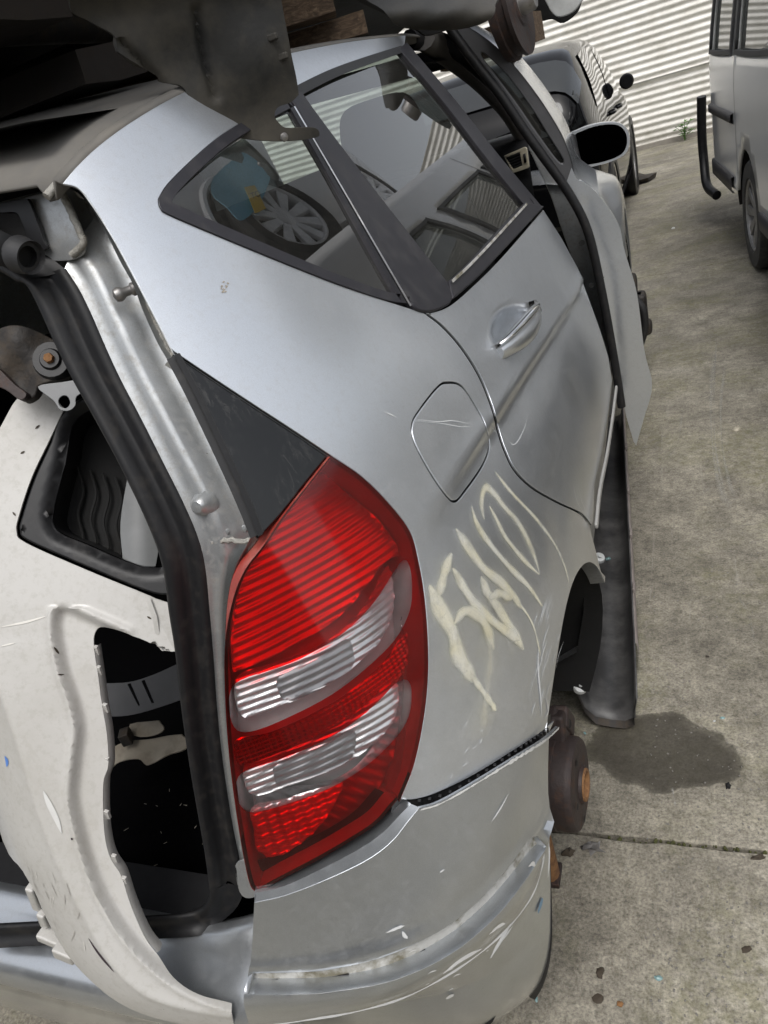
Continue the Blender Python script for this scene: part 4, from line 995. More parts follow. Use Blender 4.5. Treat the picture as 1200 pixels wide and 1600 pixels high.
bumper = panel('rear_bumper', bpoly, bmap, BUMPER_SILVER, CAR, .0075, .0035, .0012, off=BO, disp=bdisp, holes=[ghole])
bl3 = bm_sp(BLIP); rows = [bmap(b1_)[0]+bmap(b1_)[1]*(BO-.0008), bmap(bl3)[0]+bmap(bl3)[1]*(BO-.0035), bmap(bl3)[0]+bmap(bl3)[1]*(BO-.030)]
loft('bumper_lip', rows, BUMPER_SILVER, bumper, sharp=40)
rows = [bmap(BARCH)[0]+bmap(BARCH)[1]*(BO-.002), bmap(BARCH)[0]-np.array([.03, -.004, 0])]; loft('bumper_arch_lip', rows, PLASTIC, bumper)
gl = panel('trim_groove', cshrink(ghole, -.002), bmap, GROOVE, bumper, .006, 0, 0, off=BO-.0070)
gP, gN = bmap(ghole); gP = np.vstack([gP, gP[:1]]); gN = np.vstack([gN, gN[:1]]); gd = bdisp(ghole, None); gd = np.r_[gd, gd[:1]][:, None]; loft('groove_wall', [gP+gN*(BO-.0006+gd), gP+gN*(BO-.008)], BUMPER_SILVER, bumper)
for q in ((418, 1534), (527, 1529), (646, 1497)):
    h_ = hit([q], BO-.006)[0]; panel('clip_slot', [(h_[0]-.0085, h_[1]-.0022), (h_[0]+.0085, h_[1]-.0022), (h_[0]+.0085, h_[1]+.0022), (h_[0]-.0085, h_[1]+.0022)], bmap, UNDER, bumper, .01, 0, 0, off=BO-.0058)
# bracket with teeth in the torn gap between quarter panel and bumper
brk = ribbon('bumper_bracket', hit(crv([(612, 1270), (650, 1258), (690, 1248), (740, 1222), (800, 1182), (862, 1138)], 6), -.004), .030, -.006, PLASTIC, CAR)
bq = resample(hit(crv([(640, 1259), (690, 1248), (740, 1222), (800, 1182), (860, 1140)], 6)), 22)
for q in bq[1:-1]:
    P_, N_ = bmap([q]); box('bracket_tooth', P_[0]+N_[0]*.0, (.004, .004, .012), PLASTIC, brk, .001)
ribbon('lamp_gap', sp([(398, 1402), (450, 1386), (500, 1362), (560, 1328), (600, 1296), (632, 1258)], 6, False), .05, -.022, UNDER, CAR)
# torn white edge along the bumper top
te = resample(b2_, 70); w_te = .0008+.0035*rng.random(70)*np.r_[np.linspace(.3, 1, 35), np.linspace(1, .5, 35)]
ribbon('torn_edge', te-np.array([0, .002]), w_te, BO+.0012, CHIP, bumper)
# centre of the bumper and boot sill (left of the corner block)
xl = np.linspace(-.62, .575, 26); rows = []
def bsec(x):
    yb = -.548+.03*abs(x/.9)**3; q = sstep(.44, .60, x)**2; k = np.array([.045, .045, .04, .034, .026, .016, .010, .004, 0, 0, 0, 0, 0])*q
    b_ = [(x, -.440, .505), (x, -.464, .528), (x, -.478, .526), (x, -.488, .516), (x, -.500, .509), (x, yb+.02, .503), (x, yb+.004, .497), (x, yb-.006, .484), (x, yb-.010, .462), (x, yb-.006, .448), (x, yb+.002, .440), (x, yb+.004, .40), (x, yb+.05, .20)]
    return [(p[0], p[1], p[2]+d_) for p, d_ in zip(b_, k)]
xl = np.r_[np.linspace(-.62, .40, 14), np.linspace(.44, .605, 12)]
sillo = loft('bumper_centre', [bsec(x) for x in xl], BUMPER_SILVER, CAR, sharp=70)
panel('lamp_ledge', crv([(362, 1358), (384, 1352), (392, 1396), (400, 1404), (384, 1410), (370, 1400)], 3, True), hmap, SILVER_IN, CAR, 8, .003, .001, off=-.006)
# ------------------------------------------------------------------ roof and far side
A7r = resample(A7, 40); r0 = pt(A7r[:, 0], A7r[:, 1]); 
extra = np.array([[r0[-1][0]-.02*k, r0[-1][1]+.12*k, r0[-1][2]+.004*k] for k in range(1, 7)]); rl = np.vstack([r0, extra])
rows = [rl, rl+np.array([-.008, 0, .006]), rl+np.array([-.014, 0, -.008]), rl+np.array([-.022, 0, -.008]), rl+np.array([-.028, 0, .006])]
rows += [np.stack([rl[:, 0]*(1-t)-.028*(1-t), rl[:, 1], rl[:, 2]+.006+.045*math.sin(t*math.pi/2)], 1) for t in (.15, .35, .6, .85, 1.0)]
rows += [np.stack([-r[:, 0], r[:, 1], r[:, 2]], 1) for r in rows[-2::-1]]
rf = loft('roof', rows, ROOFDUST, CAR); solid(rf, .004, 0)
tube('ditch_sealant', rl[:14]+np.array([-.018, -.006, -.006]), .004, SEALANT, CAR, 8)
panel('pillar_top', crv([(76, 294), (98, 285), (124, 294), (150, 340), (172, 385), (150, 420), (116, 400), (100, 340)], 4, True), plane_map(HP0-HN*.045, HN), SILVER_IN, CAR, 9, .002, 0)
def lmap(uv): P, N = bmap(uv); return P*np.array([-1, 1, 1]), N*np.array([-1, 1, 1])
lpoly = [(-.42, .5), (-.45, .9), (-.38, 1.2), (-.33, 1.44), (1.2, 1.47), (2.0, 1.45), (2.3, 1.2), (2.3, .5)]
lw1 = [(-.24, 1.10), (-.20, 1.36), (.0, 1.40), (.10, 1.12)]; lw2 = [(.16, 1.09), (.08, 1.40), (.70, 1.42), (.74, 1.06)]; lw3 = [(.82, 1.06), (.78, 1.42), (1.15, 1.40), (1.65, 1.04)]
panel('far_body_side', lpoly, lmap, SILVER_IN, CAR, .06, .02, 0, holes=[])
tube('windscreen_header', [(-.6, 1.62, 1.44), (0, 1.66, 1.47), (.58, 1.62, 1.44)], .03, FABRIC, CAR)

# ------------------------------------------------------------------ front door (ajar), mirror, wing, hub
DY = 1.10; dmap = plane_map((0, DY, 0), _n([.12, -1, .0]))
SEALC = [(690, 22), (712, 56), (745, 100), (785, 152), (820, 204), (850, 246), (888, 300), (918, 360), (940, 454), (960, 564), (971, 634)]
DOUT = [(690, 20), (722, 36), (765, 64), (800, 98), (835, 142), (858, 176), (880, 214), (893, 250), (902, 280), (936, 305), (966, 350), (976, 392), (995, 457), (1007, 548), (1019, 602), (1006, 654), (994, 696)]
fd = panel('front_door', np.vstack([crv([(893, 262), (902, 280), (912, 284), (936, 305), (966, 350), (976, 392), (995, 457), (1007, 548), (1019, 602), (1006, 654), (994, 696)], 5), crv([(990, 690), (976, 640), (960, 564), (941, 460), (918, 366), (893, 300), (884, 288)], 5)]), dmap, SILVER, CAR, 9, .022, .003,
   disp=lambda U, P: -.006*np.exp(-(signed_line(crv([(915, 320), (950, 420), (962, 520), (968, 600)], 5), U)/5.0)**2)); fd['label'] = 'front door standing ajar, its rear edge towards us'
def dP(px, off=0): P, N = dmap(np.atleast_2d([p[:2] for p in px])); return P+N*off
# outer skin running forward to the hinge, following the closed body line
od = resample(crv(DOUT[9:], 6), 30); o3 = dP(od)
rows = []
for t in np.linspace(0, 1, 9):
    y = DY+.85*t; zz = o3[:, 2]*(1-.05*t)+.02*t; xb_ = pt(np.full(30, y-Y0), np.clip(zz, .3, 1.2))[:, 0]
    ex = (o3[:, 0]-pt(np.full(30, DY-Y0), np.clip(o3[:, 2], .3, 1.2))[:, 0])
    rows.append(np.stack([np.where(t == 0, o3[:, 0], xb_+ex*(1-t)*.98), np.full(30, y)+0*zz+(o3[:, 1]-DY)*(1-t), zz], 1))
loft('door_skin', rows, SILVER, fd)
# window frame of the open door
frm = np.vstack([crv(DOUT[:10], 5), crv([(893, 300), (850, 246), (820, 204), (785, 152), (745, 100), (712, 56), (694, 30)], 5)])
fh = crv([(757, 84), (792, 118), (828, 166), (858, 214), (880, 250), (872, 252), (842, 212), (806, 160), (770, 112), (752, 88)], 4, True)
DFRAME = simple('satin_dark_frame', (.10, .10, .105), .35, .3)
fw = panel('door_window_frame', frm, dmap, DFRAME, fd, 8, .018, .003, off=-.004, holes=[fh])
ofr = dP(resample(crv(DOUT[:10], 5), 24), .0); loft('frame_skin', [ofr+np.array([0, .001, .0]), ofr+np.array([-.004, .05, .006]), ofr+np.array([-.05, .5, .0])], SILVER, fd)
panel('door_glass_slit', fh, dmap, VANGLASS, fd, 20, 0, 0, off=-.012)
sc3 = dP(crv(SEALC, 6), .008); tube('door_seal', sc3, .0115, SEALMAT, fd, 12)
for q, r_ in (((941, 433), .004), ((909, 379), .008), ((924, 445), .007)):
    lathe('door_hole', [(0, .0015), (r_, .0015)], dP([q], .003)[0], _n([.12, -1, 0]), UNDER, fd, 14)
# hinge pillar, A pillar, dash with vent
hpm = plane_map((0, 1.75, 0), _n([.1, -1, .1]))
panel('hinge_pillar', crv([(822, 218), (846, 236), (880, 285), (912, 345), (938, 430), (958, 560), (960, 640), (930, 640), (915, 500), (898, 420), (878, 360), (860, 305), (840, 262)], 5, True), hpm, SILVER_IN, CAR, 12, .01, .003)
ap = [pl(660, 55, 1, 1.15), pl(705, 88, 1, 1.4), pl(750, 124, 1, 1.65), pl(790, 166, 1, 1.85), pl(812, 200, 1, 1.95), pl(824, 226, 1, 2.0)]
tube('a_pillar', crv3(ap, 5), .032, simple('pillar_trim_grey', (.16, .15, .14), .8), CAR, 12)
ap2 = [pl(640, 62, 1, 1.12), pl(700, 70, 1, 1.3), pl(760, 118, 1, 1.5), pl(800, 160, 1, 1.65), pl(836, 212, 1, 1.75)]
tube('door_frame_seal', crv3(ap2, 5), .022, SEALMAT, CAR, 10)
db = pl(800, 262, 1, 1.98)
dash = loft('dashboard', [[(x, 1.9, .72), (x, 1.86, .86), (x, 1.89, 1.06), (x, 1.93, 1.15), (x, 2.1, 1.17), (x, 2.5, 1.10)] for x in np.linspace(-.66, .635, 12)], PLASTIC, CAR, cap=False)
vm = plane_map((0, 1.88, 0), (0, -1, 0)); CREAM = simple('cream_vent_frame', (.55, .50, .38), .4)
vo_ = crv([(789, 242), (822, 228), (827, 258), (808, 269), (796, 268)], 3, True)
vo_ = np.array([(788, 243), (821, 229), (824, 231), (828, 260), (826, 262), (802, 270)]); vi_ = np.array([(791, 246), (813, 237), (817, 258), (803, 264)])
vf = panel('vent_frame', vo_, vm, CREAM, dash, 8, .01, .002, off=.012, holes=[vi_])
panel('vent_bore', vi_, vm, UNDER, dash, 20, 0, 0, off=.001)
for k in range(5):
    t = (k+.5)/5; a = vi_[0]*(1-t)+vi_[3]*t; b = vi_[1]*(1-t)+vi_[2]*t
    tube('vent_slat', [vm([a])[0][0]-np.array([0, .008, 0]), vm([b])[0][0]-np.array([0, .008, 0])], .0032, PLASTIC, dash, 6)
panel('vent_slider', [(818.5, 240), (822, 238.5), (824, 252), (820.5, 254)], vm, PLASTIC, dash, 8, .004, 0, off=.016)
# mirror
mm = plane_map((0, 1.72, 0), _n([.18, -1, .02]))
MO = crv([(893, 214), (905, 203), (930, 194), (958, 191), (974, 196), (983, 210), (983, 228), (974, 243), (950, 254), (918, 261), (905, 259)], 4, True)
mir = panel('mirror_housing', MO, mm, SILVER, CAR, 8, 0, 0, off=0, holes=[MO.mean(0)+(MO-MO.mean(0))*.90]); mP, mN = mm(MO); cN = mm([MO.mean(0)])[0][0]
mPc = np.vstack([mP, mP[:1]]); rows = [mPc+mN[0]*.0]
for k, d_ in ((1.03, .012), (1.04, .03), (.96, .065), (.72, .095), (.3, .115), (.02, .12)): rows.append(cN+(mPc-cN)*k-mN[0]*d_)
loft('mirror_shell', rows, SILVER, mir)
def _mir():
    m, n, l, b = mat_new('mirror_face'); setp(b, Base_Color=(.035, .037, .04), Metallic=1.0, Roughness=.05); return m
panel('mirror_glass', MO.mean(0)+(MO-MO.mean(0))*.905, mm, _mir(), mir, 20, 0, 0, off=-.006)
tube('mirror_arm', crv3([pl(903, 262, 1, 1.73), pl(897, 240, 1, 1.76), pl(892, 215, 1, 1.80)], 4), .016, PLASTIC, mir, 10)
panel('mirror_base', crv([(880, 212), (893, 212), (905, 262), (898, 268), (886, 240)], 3, True), mm, PLASTIC, mir, 10, .02, .003, off=-.03)
# front wing and bonnet
rows = []
for y in np.linspace(1.9, 3.28, 16):
    zt = .985-.06*(y-1.9)-.10*max(0, y-2.5)**1.6; xw = .872-.045*max(0, y-2.1)**2-.25*max(0, y-3.05)**1.5
    def zl(y): 
        d = y-2.60; return .36+math.sqrt(max(.0, .36**2-d*d)) if abs(d) < .36 else .30
    z0 = zl(y); z0 = min(z0, zt-.2)
    rows.append([(xw-.02, y, z0), (xw+.012, y, z0+.02), (xw+.008, y, z0+(zt-z0)*.45), (xw-.012, y, z0+(zt-z0)*.75), (xw-.045, y, zt-.05), (xw-.10, y, zt-.01), (xw-.25, y, zt+.035), (0, y, zt+.09), (-.6, y, zt+.03), (-.85, y, zt-.1)])
wing = loft('front_wing', rows, SILVER, CAR); m_ = wing.modifiers.new('ss', 'SUBSURF'); m_.levels = 1; m_.render_levels = 1
loft('front_wheel_well', [[(.84, 2.60+.365*math.cos(t), .34+.365*math.sin(t)), (.35, 2.60+.365*math.cos(t), .34+.365*math.sin(t))] for t in np.linspace(-.2, 3.4, 20)], UNDER, CAR)
mk('well_back', [(.40, 2.2, 0.1), (.40, 3.0, 0.1), (.40, 3.0, .8), (.40, 2.2, .8)], [(0, 1, 2, 3)], UNDER, CAR)
fh_ = lathe('front_brake_disc', [(0, .035), (.03, .035), (.035, .02), (.075, .018), (.08, 0), (.138, 0), (.138, -.024), (.05, -.024)], (.835, 2.60, .27), (1, 0, 0), RUST, CAR, 30); fh_['label'] = 'dark rusty front brake disc and caliper, wheel missing'
V_, F_ = merge([box_g((.875, 2.545, .30), (.085, .10, .19)), box_g((.89, 2.53, .36), (.06, .08, .07)), box_g((.895, 2.55, .235), (.07, .085, .06)), box_g((.855, 2.58, .42), (.06, .12, .06), rotm('X', .5))])
cal = mk('front_caliper', V_, F_, DARKMETAL, fh_, True, 30); bevel(cal, .018, 3)
V_, F_ = tube_g(crv3([(.87, 2.50, .40), (.905, 2.49, .33), (.90, 2.50, .24), (.87, 2.52, .16)], 5), .016, 8); mk('brake_hose', V_, F_, RUBBER, fh_)
# rear wheel well, hub, bracket
loft('rear_wheel_well', [[pt(ysurf(ACY+.390*math.cos(t), ACZ+.390*math.sin(t)), np.array([ACZ+.390*math.sin(t)]))[0]-np.array([.012, 0, 0]), (.615, ACY+.395*math.cos(t), ACZ+.395*math.sin(t))] for t in np.linspace(-.35, math.pi+.3, 28)], UNDER, CAR)
mk('rear_well_back', [(.615, -.40, .1), (.615, .42, .1), (.615, .42, .70), (.615, -.40, .70)], [(0, 1, 2, 3)], UNDER, CAR)
lipo = np.array([pt(np.array([a]), np.array([b]))[0] for a, b in ARCH]); loft('arch_lip', [lipo-np.array([.001, 0, 0]), lipo-np.array([.010, 0, .001]), lipo-np.array([.028, 0, .002])], SILVER_IN, CAR)
HC = (.880, .0, .285); KS = .66
hub = lathe('rear_brake_drum', [(r*KS, h*KS) for r, h in [(.030, .004), (.036, .004), (.040, .010), (.046, .010), (.048, .002), (.062, .0), (.100, .0), (.113, -.003), (.1185, -.010), (.120, -.020), (.120, -.052), (.123, -.054), (.123, -.085), (.09, -.088)]], HC, (1, -.05, 0), RUST, CAR, 48); hub['label'] = 'rusty rear brake drum with orange rusted centre'
lathe('hub_bearing', [(r*KS, h*KS) for r, h in [(.030, -.03), (.030, .006), (.034, .014), (.041, .014), (.043, .006), (.044, -.01)]], HC, (1, -.05, 0), RUSTBRIGHT, hub, 32)
lathe('hub_core', [(r*KS, h*KS) for r, h in [(0, -.012), (.024, -.012), (.030, -.020)]], HC, (1, -.05, 0), RUSTBRIGHT, hub, 24)
for k in range(5):
    a = 2*math.pi*k/5+.4; P_ = np.array(HC)+np.array([.001, math.cos(a)*.058, math.sin(a)*.058]); lathe('stud_hole', [(0, .0006), (.0055, .0006)], P_, (1, -.05, 0), UNDER, hub, 12)
V_, F_ = merge([box_g((.845, .05, .365), (.035, .05, .06), rotm('X', -.4)), box_g((.85, .075, .355), (.032, .04, .07), rotm('X', .5)), box_g((.82, .05, .385), (.06, .04, .03))])
cb = mk('brake_bracket', V_, F_, RUST, hub, True, 30); bevel(cb, .007, 3)
lathe('bracket_hole', [(0, .001), (.008, .001)], (.865, .058, .368), (1, -.2, .2), UNDER, hub, 14)
tube('rear_axle', [(.80, 0, .275), (.3, .05, .27)], .04, DARKMETAL, CAR)
ws = thing('rusty_stand', 'rusty brown steel stand under the rear hub', 'stand', (.80, .02, 0))
tube('post', [(.775, .01, .0), (.775, .01, .20)], .024, RUSTBRIGHT, ws, 14); box('foot', (.775, .01, .006), (.05, .05, .012), RUST, ws, .002)
for k in range(2):
    P_ = pl((906, 912)[k], (969, 973)[k], 0, .80); lathe('arch_clip', [(0, .012), (.006, .012), (.009, .008), (.010, 0), (.014, -.002)], P_, (.6, -.7, .3), PALEGREY, CAR, 14)

# ------------------------------------------------------------------ loose sill cover on the ground
SK = thing('side_skirt', 'detached plastic sill cover lying hollow side up beside the silver car', 'car part', (.85, 1.1, 0))
SKM = simple('grimy_skirt_inside', (.035, .034, .034), .38, 0, (.17, .165, .16), 9, .42, .72, .65, .3, 60, .002)
SKE = simple('skirt_flange', (.24, .21, .195), .5, 0, (.10, .08, .07), 22, .45, .7, .6)
ys2 = np.linspace(.405, 2.1, 34); rows = []; fl = []
for y in ys2:
    t = (y-.405)/1.7; xR = .935-.125*t; xL = xR-.135+.02*t; e = .03*math.exp(-t*14)
    rows.append([(xL-.004, y, .21), (xL+.004, y, .12), (xL+.015, y, .055), (xL+.035, y, .028), (xL+.07, y, .02), (xR-.035, y, .018), (xR-.014, y, .03), (xR-.004-e*.3, y, .07-e*.6), (xR-e*.1, y, .125-e)])
    fl.append([(xR-e*.1, y, .125-e), (xR+.006, y, .124-e), (xR+.008, y, .095-e), (xR+.004, y, .02)])
sko = loft('shell', rows, SKM, SK); solid(sko, .004, 0)
k0 = 3; loft('flange', fl[k0:], SKE, SK)
loft('end_lip', [rows[0], [(p[0]+.001, p[1]-.012, p[2]-.004 if p[2] > .05 else p[2]-.012) for p in rows[0]]], DARKMETAL, SK)
for k in (7, 12, 17, 23): 
    p = fl[k][1]; box('clip_tab', (p[0]+.002, p[1], p[2]+.004), (.006, .035, .018), SKE, SK, .0015)
for q in ((936, 872), (906, 1073)):
    P_ = pl(q[0], q[1], 2, .10) if q[1] < 900 else pl(q[0], q[1], 2, .14)
    lathe('push_clip', [(0, .014), (.005, .014), (.006, .008), (.015, .006), (.017, .0), (.017, -.004)], P_, (.35, -.35, .85), PALEGREY, SK, 18)
tag(mk('glass_chip', *box_g(pl(950, 873, 2, .045), (.014, .010, .005), rotm('Z', .4)), BLUECHIP), 'greenish glass chip lying inside the loose sill cover', 'glass chip')

# ------------------------------------------------------------------ cream white bumper shell stuffed in the boot
SA, SB, SD = np.array([.57, -.545, .51]), np.array([.525, -.33, .885]), np.array([.365, -.28, 1.13])
SN = _n(np.cross(SB-SA, SD-SA)); smap = plane_map(SA, SN)
SH = thing('white_bumper', 'cream white scuffed bumper shell from another car stuffed into the open boot', 'bumper', tuple(smap([(180, 1300)])[0][0]))
shell = crv([(-60, 780), (0, 668), (27, 622), (60, 600), (100, 638, 1), (76, 690), (50, 745), (30, 805), (26, 830), (40, 848), (130, 888), (225, 927), (243, 935, 1), (264, 942, 1), (271, 985), (277, 1018, 1), (250, 1019, 1), (235, 1005), (190, 987), (158, 981), (146, 988), (143, 1010), (150, 1060), (155, 1100), (163, 1150), (165, 1200), (157, 1230), (158, 1300), (167, 1345), (185, 1375), (200, 1420), (222, 1470), (242, 1497), (270, 1530), (310, 1555), (362, 1571, 1), (364, 1614, 1), (300, 1625), (190, 1606), (120, 1572), (72, 1537), (38, 1478), (25, 1435), (0, 1400), (-60, 1320)], 5, True)
L2 = crv([(200, 990), (150, 968), (108, 950), (92, 950), (84, 968), (86, 1000), (96, 1050), (110, 1090), (120, 1135), (116, 1180), (110, 1240), (118, 1290), (135, 1350), (160, 1410), (200, 1470), (250, 1520), (310, 1557), (380, 1580)], 6)
L1 = crv([(-70, 860), (0, 1078), (30, 1170), (60, 1270), (90, 1350), (130, 1430), (180, 1512), (232, 1556), (300, 1578), (380, 1592)], 6)
L3 = crv([(92, 1290), (110, 1350), (140, 1420), (180, 1480), (230, 1530)], 6)
def shdisp(U, P):
    a = signed_line(L2, U); b = signed_line(L1, U)      # pixel axes: y down
    rec = sstep(-4, 13, -a)*(U[:, 1] > 940)*(U[:, 0] < 400)
    low_ = np.clip(b, 0, 200)
    # ridge on the band, slope beyond the lower fold
    top = np.clip(900-U[:, 1], 0, 300)
    return -.011*rec+.0035*np.exp(-((a-5)/6)**2)*(U[:, 1] > 950)-.00045*low_-.0000020*low_**2+.0012*np.exp(-(b/8)**2)-.0018*sstep(2, 8, np.abs(signed_line(L3, U)))*0+.0016*np.sin(U[:, 1]/120)*np.sin(U[:, 0]/90)
def shell_sign_check():
    t = np.array([[30., 1500.], [150., 1100.]]); return signed_line(L1, t), signed_line(L2, t)
print('signs', shell_sign_check())
sh = panel('shell', shell, smap, WHITE, SH, 4.6, .003, .001, disp=shdisp)
def smp(px, off=0): U = np.atleast_2d([p[:2] for p in px]).astype(float); P, N = smap(U); return P+N*(shdisp(U, P)+off)[:, None]
# inner clip flange with teeth along the notch edge
EDG = crv([(143, 1010), (150, 1060), (155, 1100), (163, 1150), (165, 1200), (157, 1230), (158, 1300), (167, 1345), (185, 1375), (200, 1420), (222, 1470), (242, 1497)], 6)
loft('notch_flange', [smp(EDG, -.001), smp(EDG+np.array([4, 0]), -.006), smp(EDG+np.array([3, 0]), -.022)], WHITE, SH)
for q in ((146, 1018), (150, 1050), (160, 1110), (163, 1195), (162, 1280), (174, 1350), (190, 1385)):
    P_ = smp([q], -.004)[0]; box('clip_tooth', P_, (.006, .004, .013), WHITE, SH, .0006, rotm('Y', .25))
# stepped end of the upper arm
loft('arm_step', [smp([(240, 936), (262, 942)], .002), smp([(248, 960), (268, 965)], .002), smp([(254, 1018), (277, 1018)], .002)], WHITE, SH)
loft('arm_step', [smp([(228, 930), (236, 933)], .006), smp([(240, 965), (247, 962)], .006), smp([(244, 1010), (252, 1016)], .006)], WHITE, SH)
# hooked clips at the lower left edge
for q, s_ in (((14, 1452), (.012, .02, .05)), ((22, 1500), (.012, .018, .03)), ((40, 1542), (.05, .02, .014)), ((62, 1556), (.03, .02, .02))):
    P_ = smp([q], -.012)[0]; box('edge_clip', P_, s_, WHITE, SH, .003, rotm('Y', .35))
# dark gash, paint chips and scuffs
def srib(name, px, wpx, mat, off=.0008, n=6, parent=SH):
    U = crv(px, n); T = np.gradient(U, axis=0); T /= np.linalg.norm(T, axis=1)[:, None]; Nn = np.stack([-T[:, 1], T[:, 0]], 1); k = np.sin(np.linspace(.02, math.pi-.02, len(U)))**.7*wpx/2
    return loft(name, [smp(U-Nn*k[:, None], off), smp(U+Nn*k[:, None], off)], mat, parent)
GASH = simple('dark_gash', (.04, .025, .035), .6)
srib('gash', [(135, 1471), (150, 1492), (165, 1508), (178, 1521)], 5, GASH)
srib('peeled_paint', [(68, 1236), (76, 1255), (88, 1280), (96, 1302)], 9, CHIP, .0012)
srib('chip', [(86, 1010), (92, 1022)], 2.5, LEAFDEAD); srib('chip', [(92, 1053), (100, 1054)], 2, LEAFDEAD); srib('chip', [(111, 1309), (114, 1312)], 4, GASH)
srib('chip', [(55, 670), (62, 664)], 3, LEAFDEAD); srib('chip', [(32, 709), (39, 705)], 3, LEAFDEAD); srib('chip', [(20, 800), (25, 806)], 3, LEAFDEAD); srib('chip', [(230, 963), (237, 967)], 3, LEAFDEAD)
SCUFF = simple('pale_scuff', (.68, .66, .61), .6); GREYSC = simple('grey_scuff', (.36, .34, .31), .7)
for k in range(26):
    x, y = random.uniform(15, 130), random.uniform(1380, 1560); 
    if y > 1430+ (x-10)*1.2: continue
    a = random.uniform(-.5, .5); L = random.uniform(8, 34); srib('scuff', [(x, y), (x+L*math.sin(a)*.5, y-L*.5), (x+L*math.sin(a), y-L)], random.uniform(.8, 2.0), random.choice((SCUFF, GREYSC, GREYSC)), .0009, 3)
srib('scuff', [(0, 980), (40, 972), (75, 962)], 3.5, SCUFF, .0009); srib('scuff', [(0, 1010), (25, 1004)], 2.5, SCUFF, .0009)
BLUEINK = simple('blue_mark', (.10, .22, .55), .6); srib('blue_mark', [(-3, 1188), (1, 1196), (-1, 1206)], 7, BLUEINK)
# black fog lamp bezel with honeycomb recess
BZ = crv([(100, 640), (78, 690), (52, 748), (33, 806), (29, 828), (42, 845), (130, 884), (222, 922), (262, 930), (300, 920), (300, 700), (200, 600)], 4, True)
BZH = crv([(120, 650), (100, 720), (82, 790), (80, 815), (92, 832), (130, 848), (190, 874), (232, 885), (262, 870), (270, 780), (200, 640)], 4, True)
bz = panel('fog_lamp_bezel', BZ, smap, PLASTIC, SH, 9, .006, .003, off=-.002, holes=[BZH], disp=lambda U, P: -.010*sstep(16, 2, seg_dist(BZH, U)))
bz['label'] = 'black plastic bezel with honeycomb recess'
panel('recess_back', BZH, smap, UNDER, bz, 30, 0, 0, off=-.060)
Pa, Na = smap(BZH); Pb = np.vstack([Pa, Pa[:1]]); loft('recess_wall', [Pb-SN*.010, Pb-SN*.060], PLASTIC, bz)
for k in range(6):
    x = 104+k*21; ptsr = crv([(x-4, 720+k*6), (x+6, 760+k*5), (x-3, 800+k*6), (x+5, 835+k*6), (x+3, 862+k*4)], 5)
    tube('honeycomb_rib', smap(ptsr)[0]-SN*.052, .0018, UNDER, bz, 6)
PL_ = crv([(196, 735, 1), (182, 815), (186, 874, 1), (238, 892, 1), (243, 850), (236, 800), (222, 760)], 4, True)
gp = panel('grey_plate', PL_, smap, simple('grey_film', (.17, .175, .175), .3), bz, 10, .002, .0005, off=-.018, disp=lambda U, P: .006*np.sin((U[:, 0]-182)/60*math.pi))
# bolted bracket hanging in the opening, with clear plastic tab
BK = thing('metal_bracket', 'dirty dark metal bracket with bolt lying above the white bumper shell', 'bracket', tuple(hpt([(60, 560)], -.06)[0]))
hm2 = plane_map(hpt([(60, 560)], -.05)[0], _n([.5, -.75, .45]))
panel('bracket_plate', crv([(-30, 530), (0, 512), (40, 510), (85, 530), (110, 550), (112, 590), (80, 600), (60, 605), (52, 620), (35, 622), (20, 606), (0, 590), (-30, 575)], 4, True), hm2, DARKMETAL, BK, 9, .012, .003, disp=lambda U, P: .008*np.sin(U[:, 0]/17)*np.cos(U[:, 1]/21))
panel('rusty_arm', crv([(-30, 560), (0, 575), (30, 604), (48, 618), (38, 628), (15, 612), (-30, 590)], 4, True), hm2, RUST, BK, 9, .014, .004, off=.012)
P_ = hm2([(86, 566)])[0][0]; N_ = _n([.5, -.75, .45])
lathe('bolt_boss', [(0, .012), (.010, .012), (.012, .008), (.019, .008), (.021, .002), (.021, -.01)], P_+N_*.006, N_, PLASTIC, BK, 22); lathe('bolt', [(0, .017), (.005, .017), (.006, .012)], P_+N_*.006, N_, RUSTBRIGHT, BK, 6)
tabm = glassy('clear_plastic_tab', (.62, .64, .65), damt=.5)
hole_ = crv([(96, 628), (102, 621), (110, 622), (114, 632), (108, 640), (99, 637)], 3, True)
panel('plastic_tab', crv([(64, 607), (100, 600), (138, 596), (140, 612), (124, 622), (122, 636), (112, 644), (98, 642), (88, 628)], 4, True), hm2, simple('grey_clear_plastic', (.16, .165, .17), .25), BK, 8, .002, .0005, off=.010, holes=[hole_])
# curved bar with slots, broken beige trim lying in the boot
bmap2 = plane_map(pl(230, 1080, 1, -.24), _n([.2, -.75, .6]))
cbar = panel('slotted_bar', crv([(150, 1068, 1), (200, 1066), (240, 1054), (280, 1036, 1), (287, 1092, 1), (240, 1108), (200, 1118), (160, 1120, 1)], 4, True), bmap2, simple('satin_black_bar', (.06, .06, .062), .45), None, 9, .004, .001, holes=[[(199, 1069), (204, 1067), (219, 1102), (216, 1103)], [(221, 1064), (226, 1062), (241, 1098), (237, 1099)]])
tag(cbar, 'black plastic bar with two slots lying across the boot', 'plastic bar')
bt = thing('broken_trim', 'broken beige plastic trim lying in the dark boot', 'trim', tuple(pl(230, 1170, 1, -.26)))
btm = plane_map(pl(230, 1170, 1, -.26), _n([.2, -.6, .75]))
DIRTBEIGE = simple('dirty_beige', (.26, .23, .18), .7, 0, (.12, .09, .06), 25, .45, .7, .7)
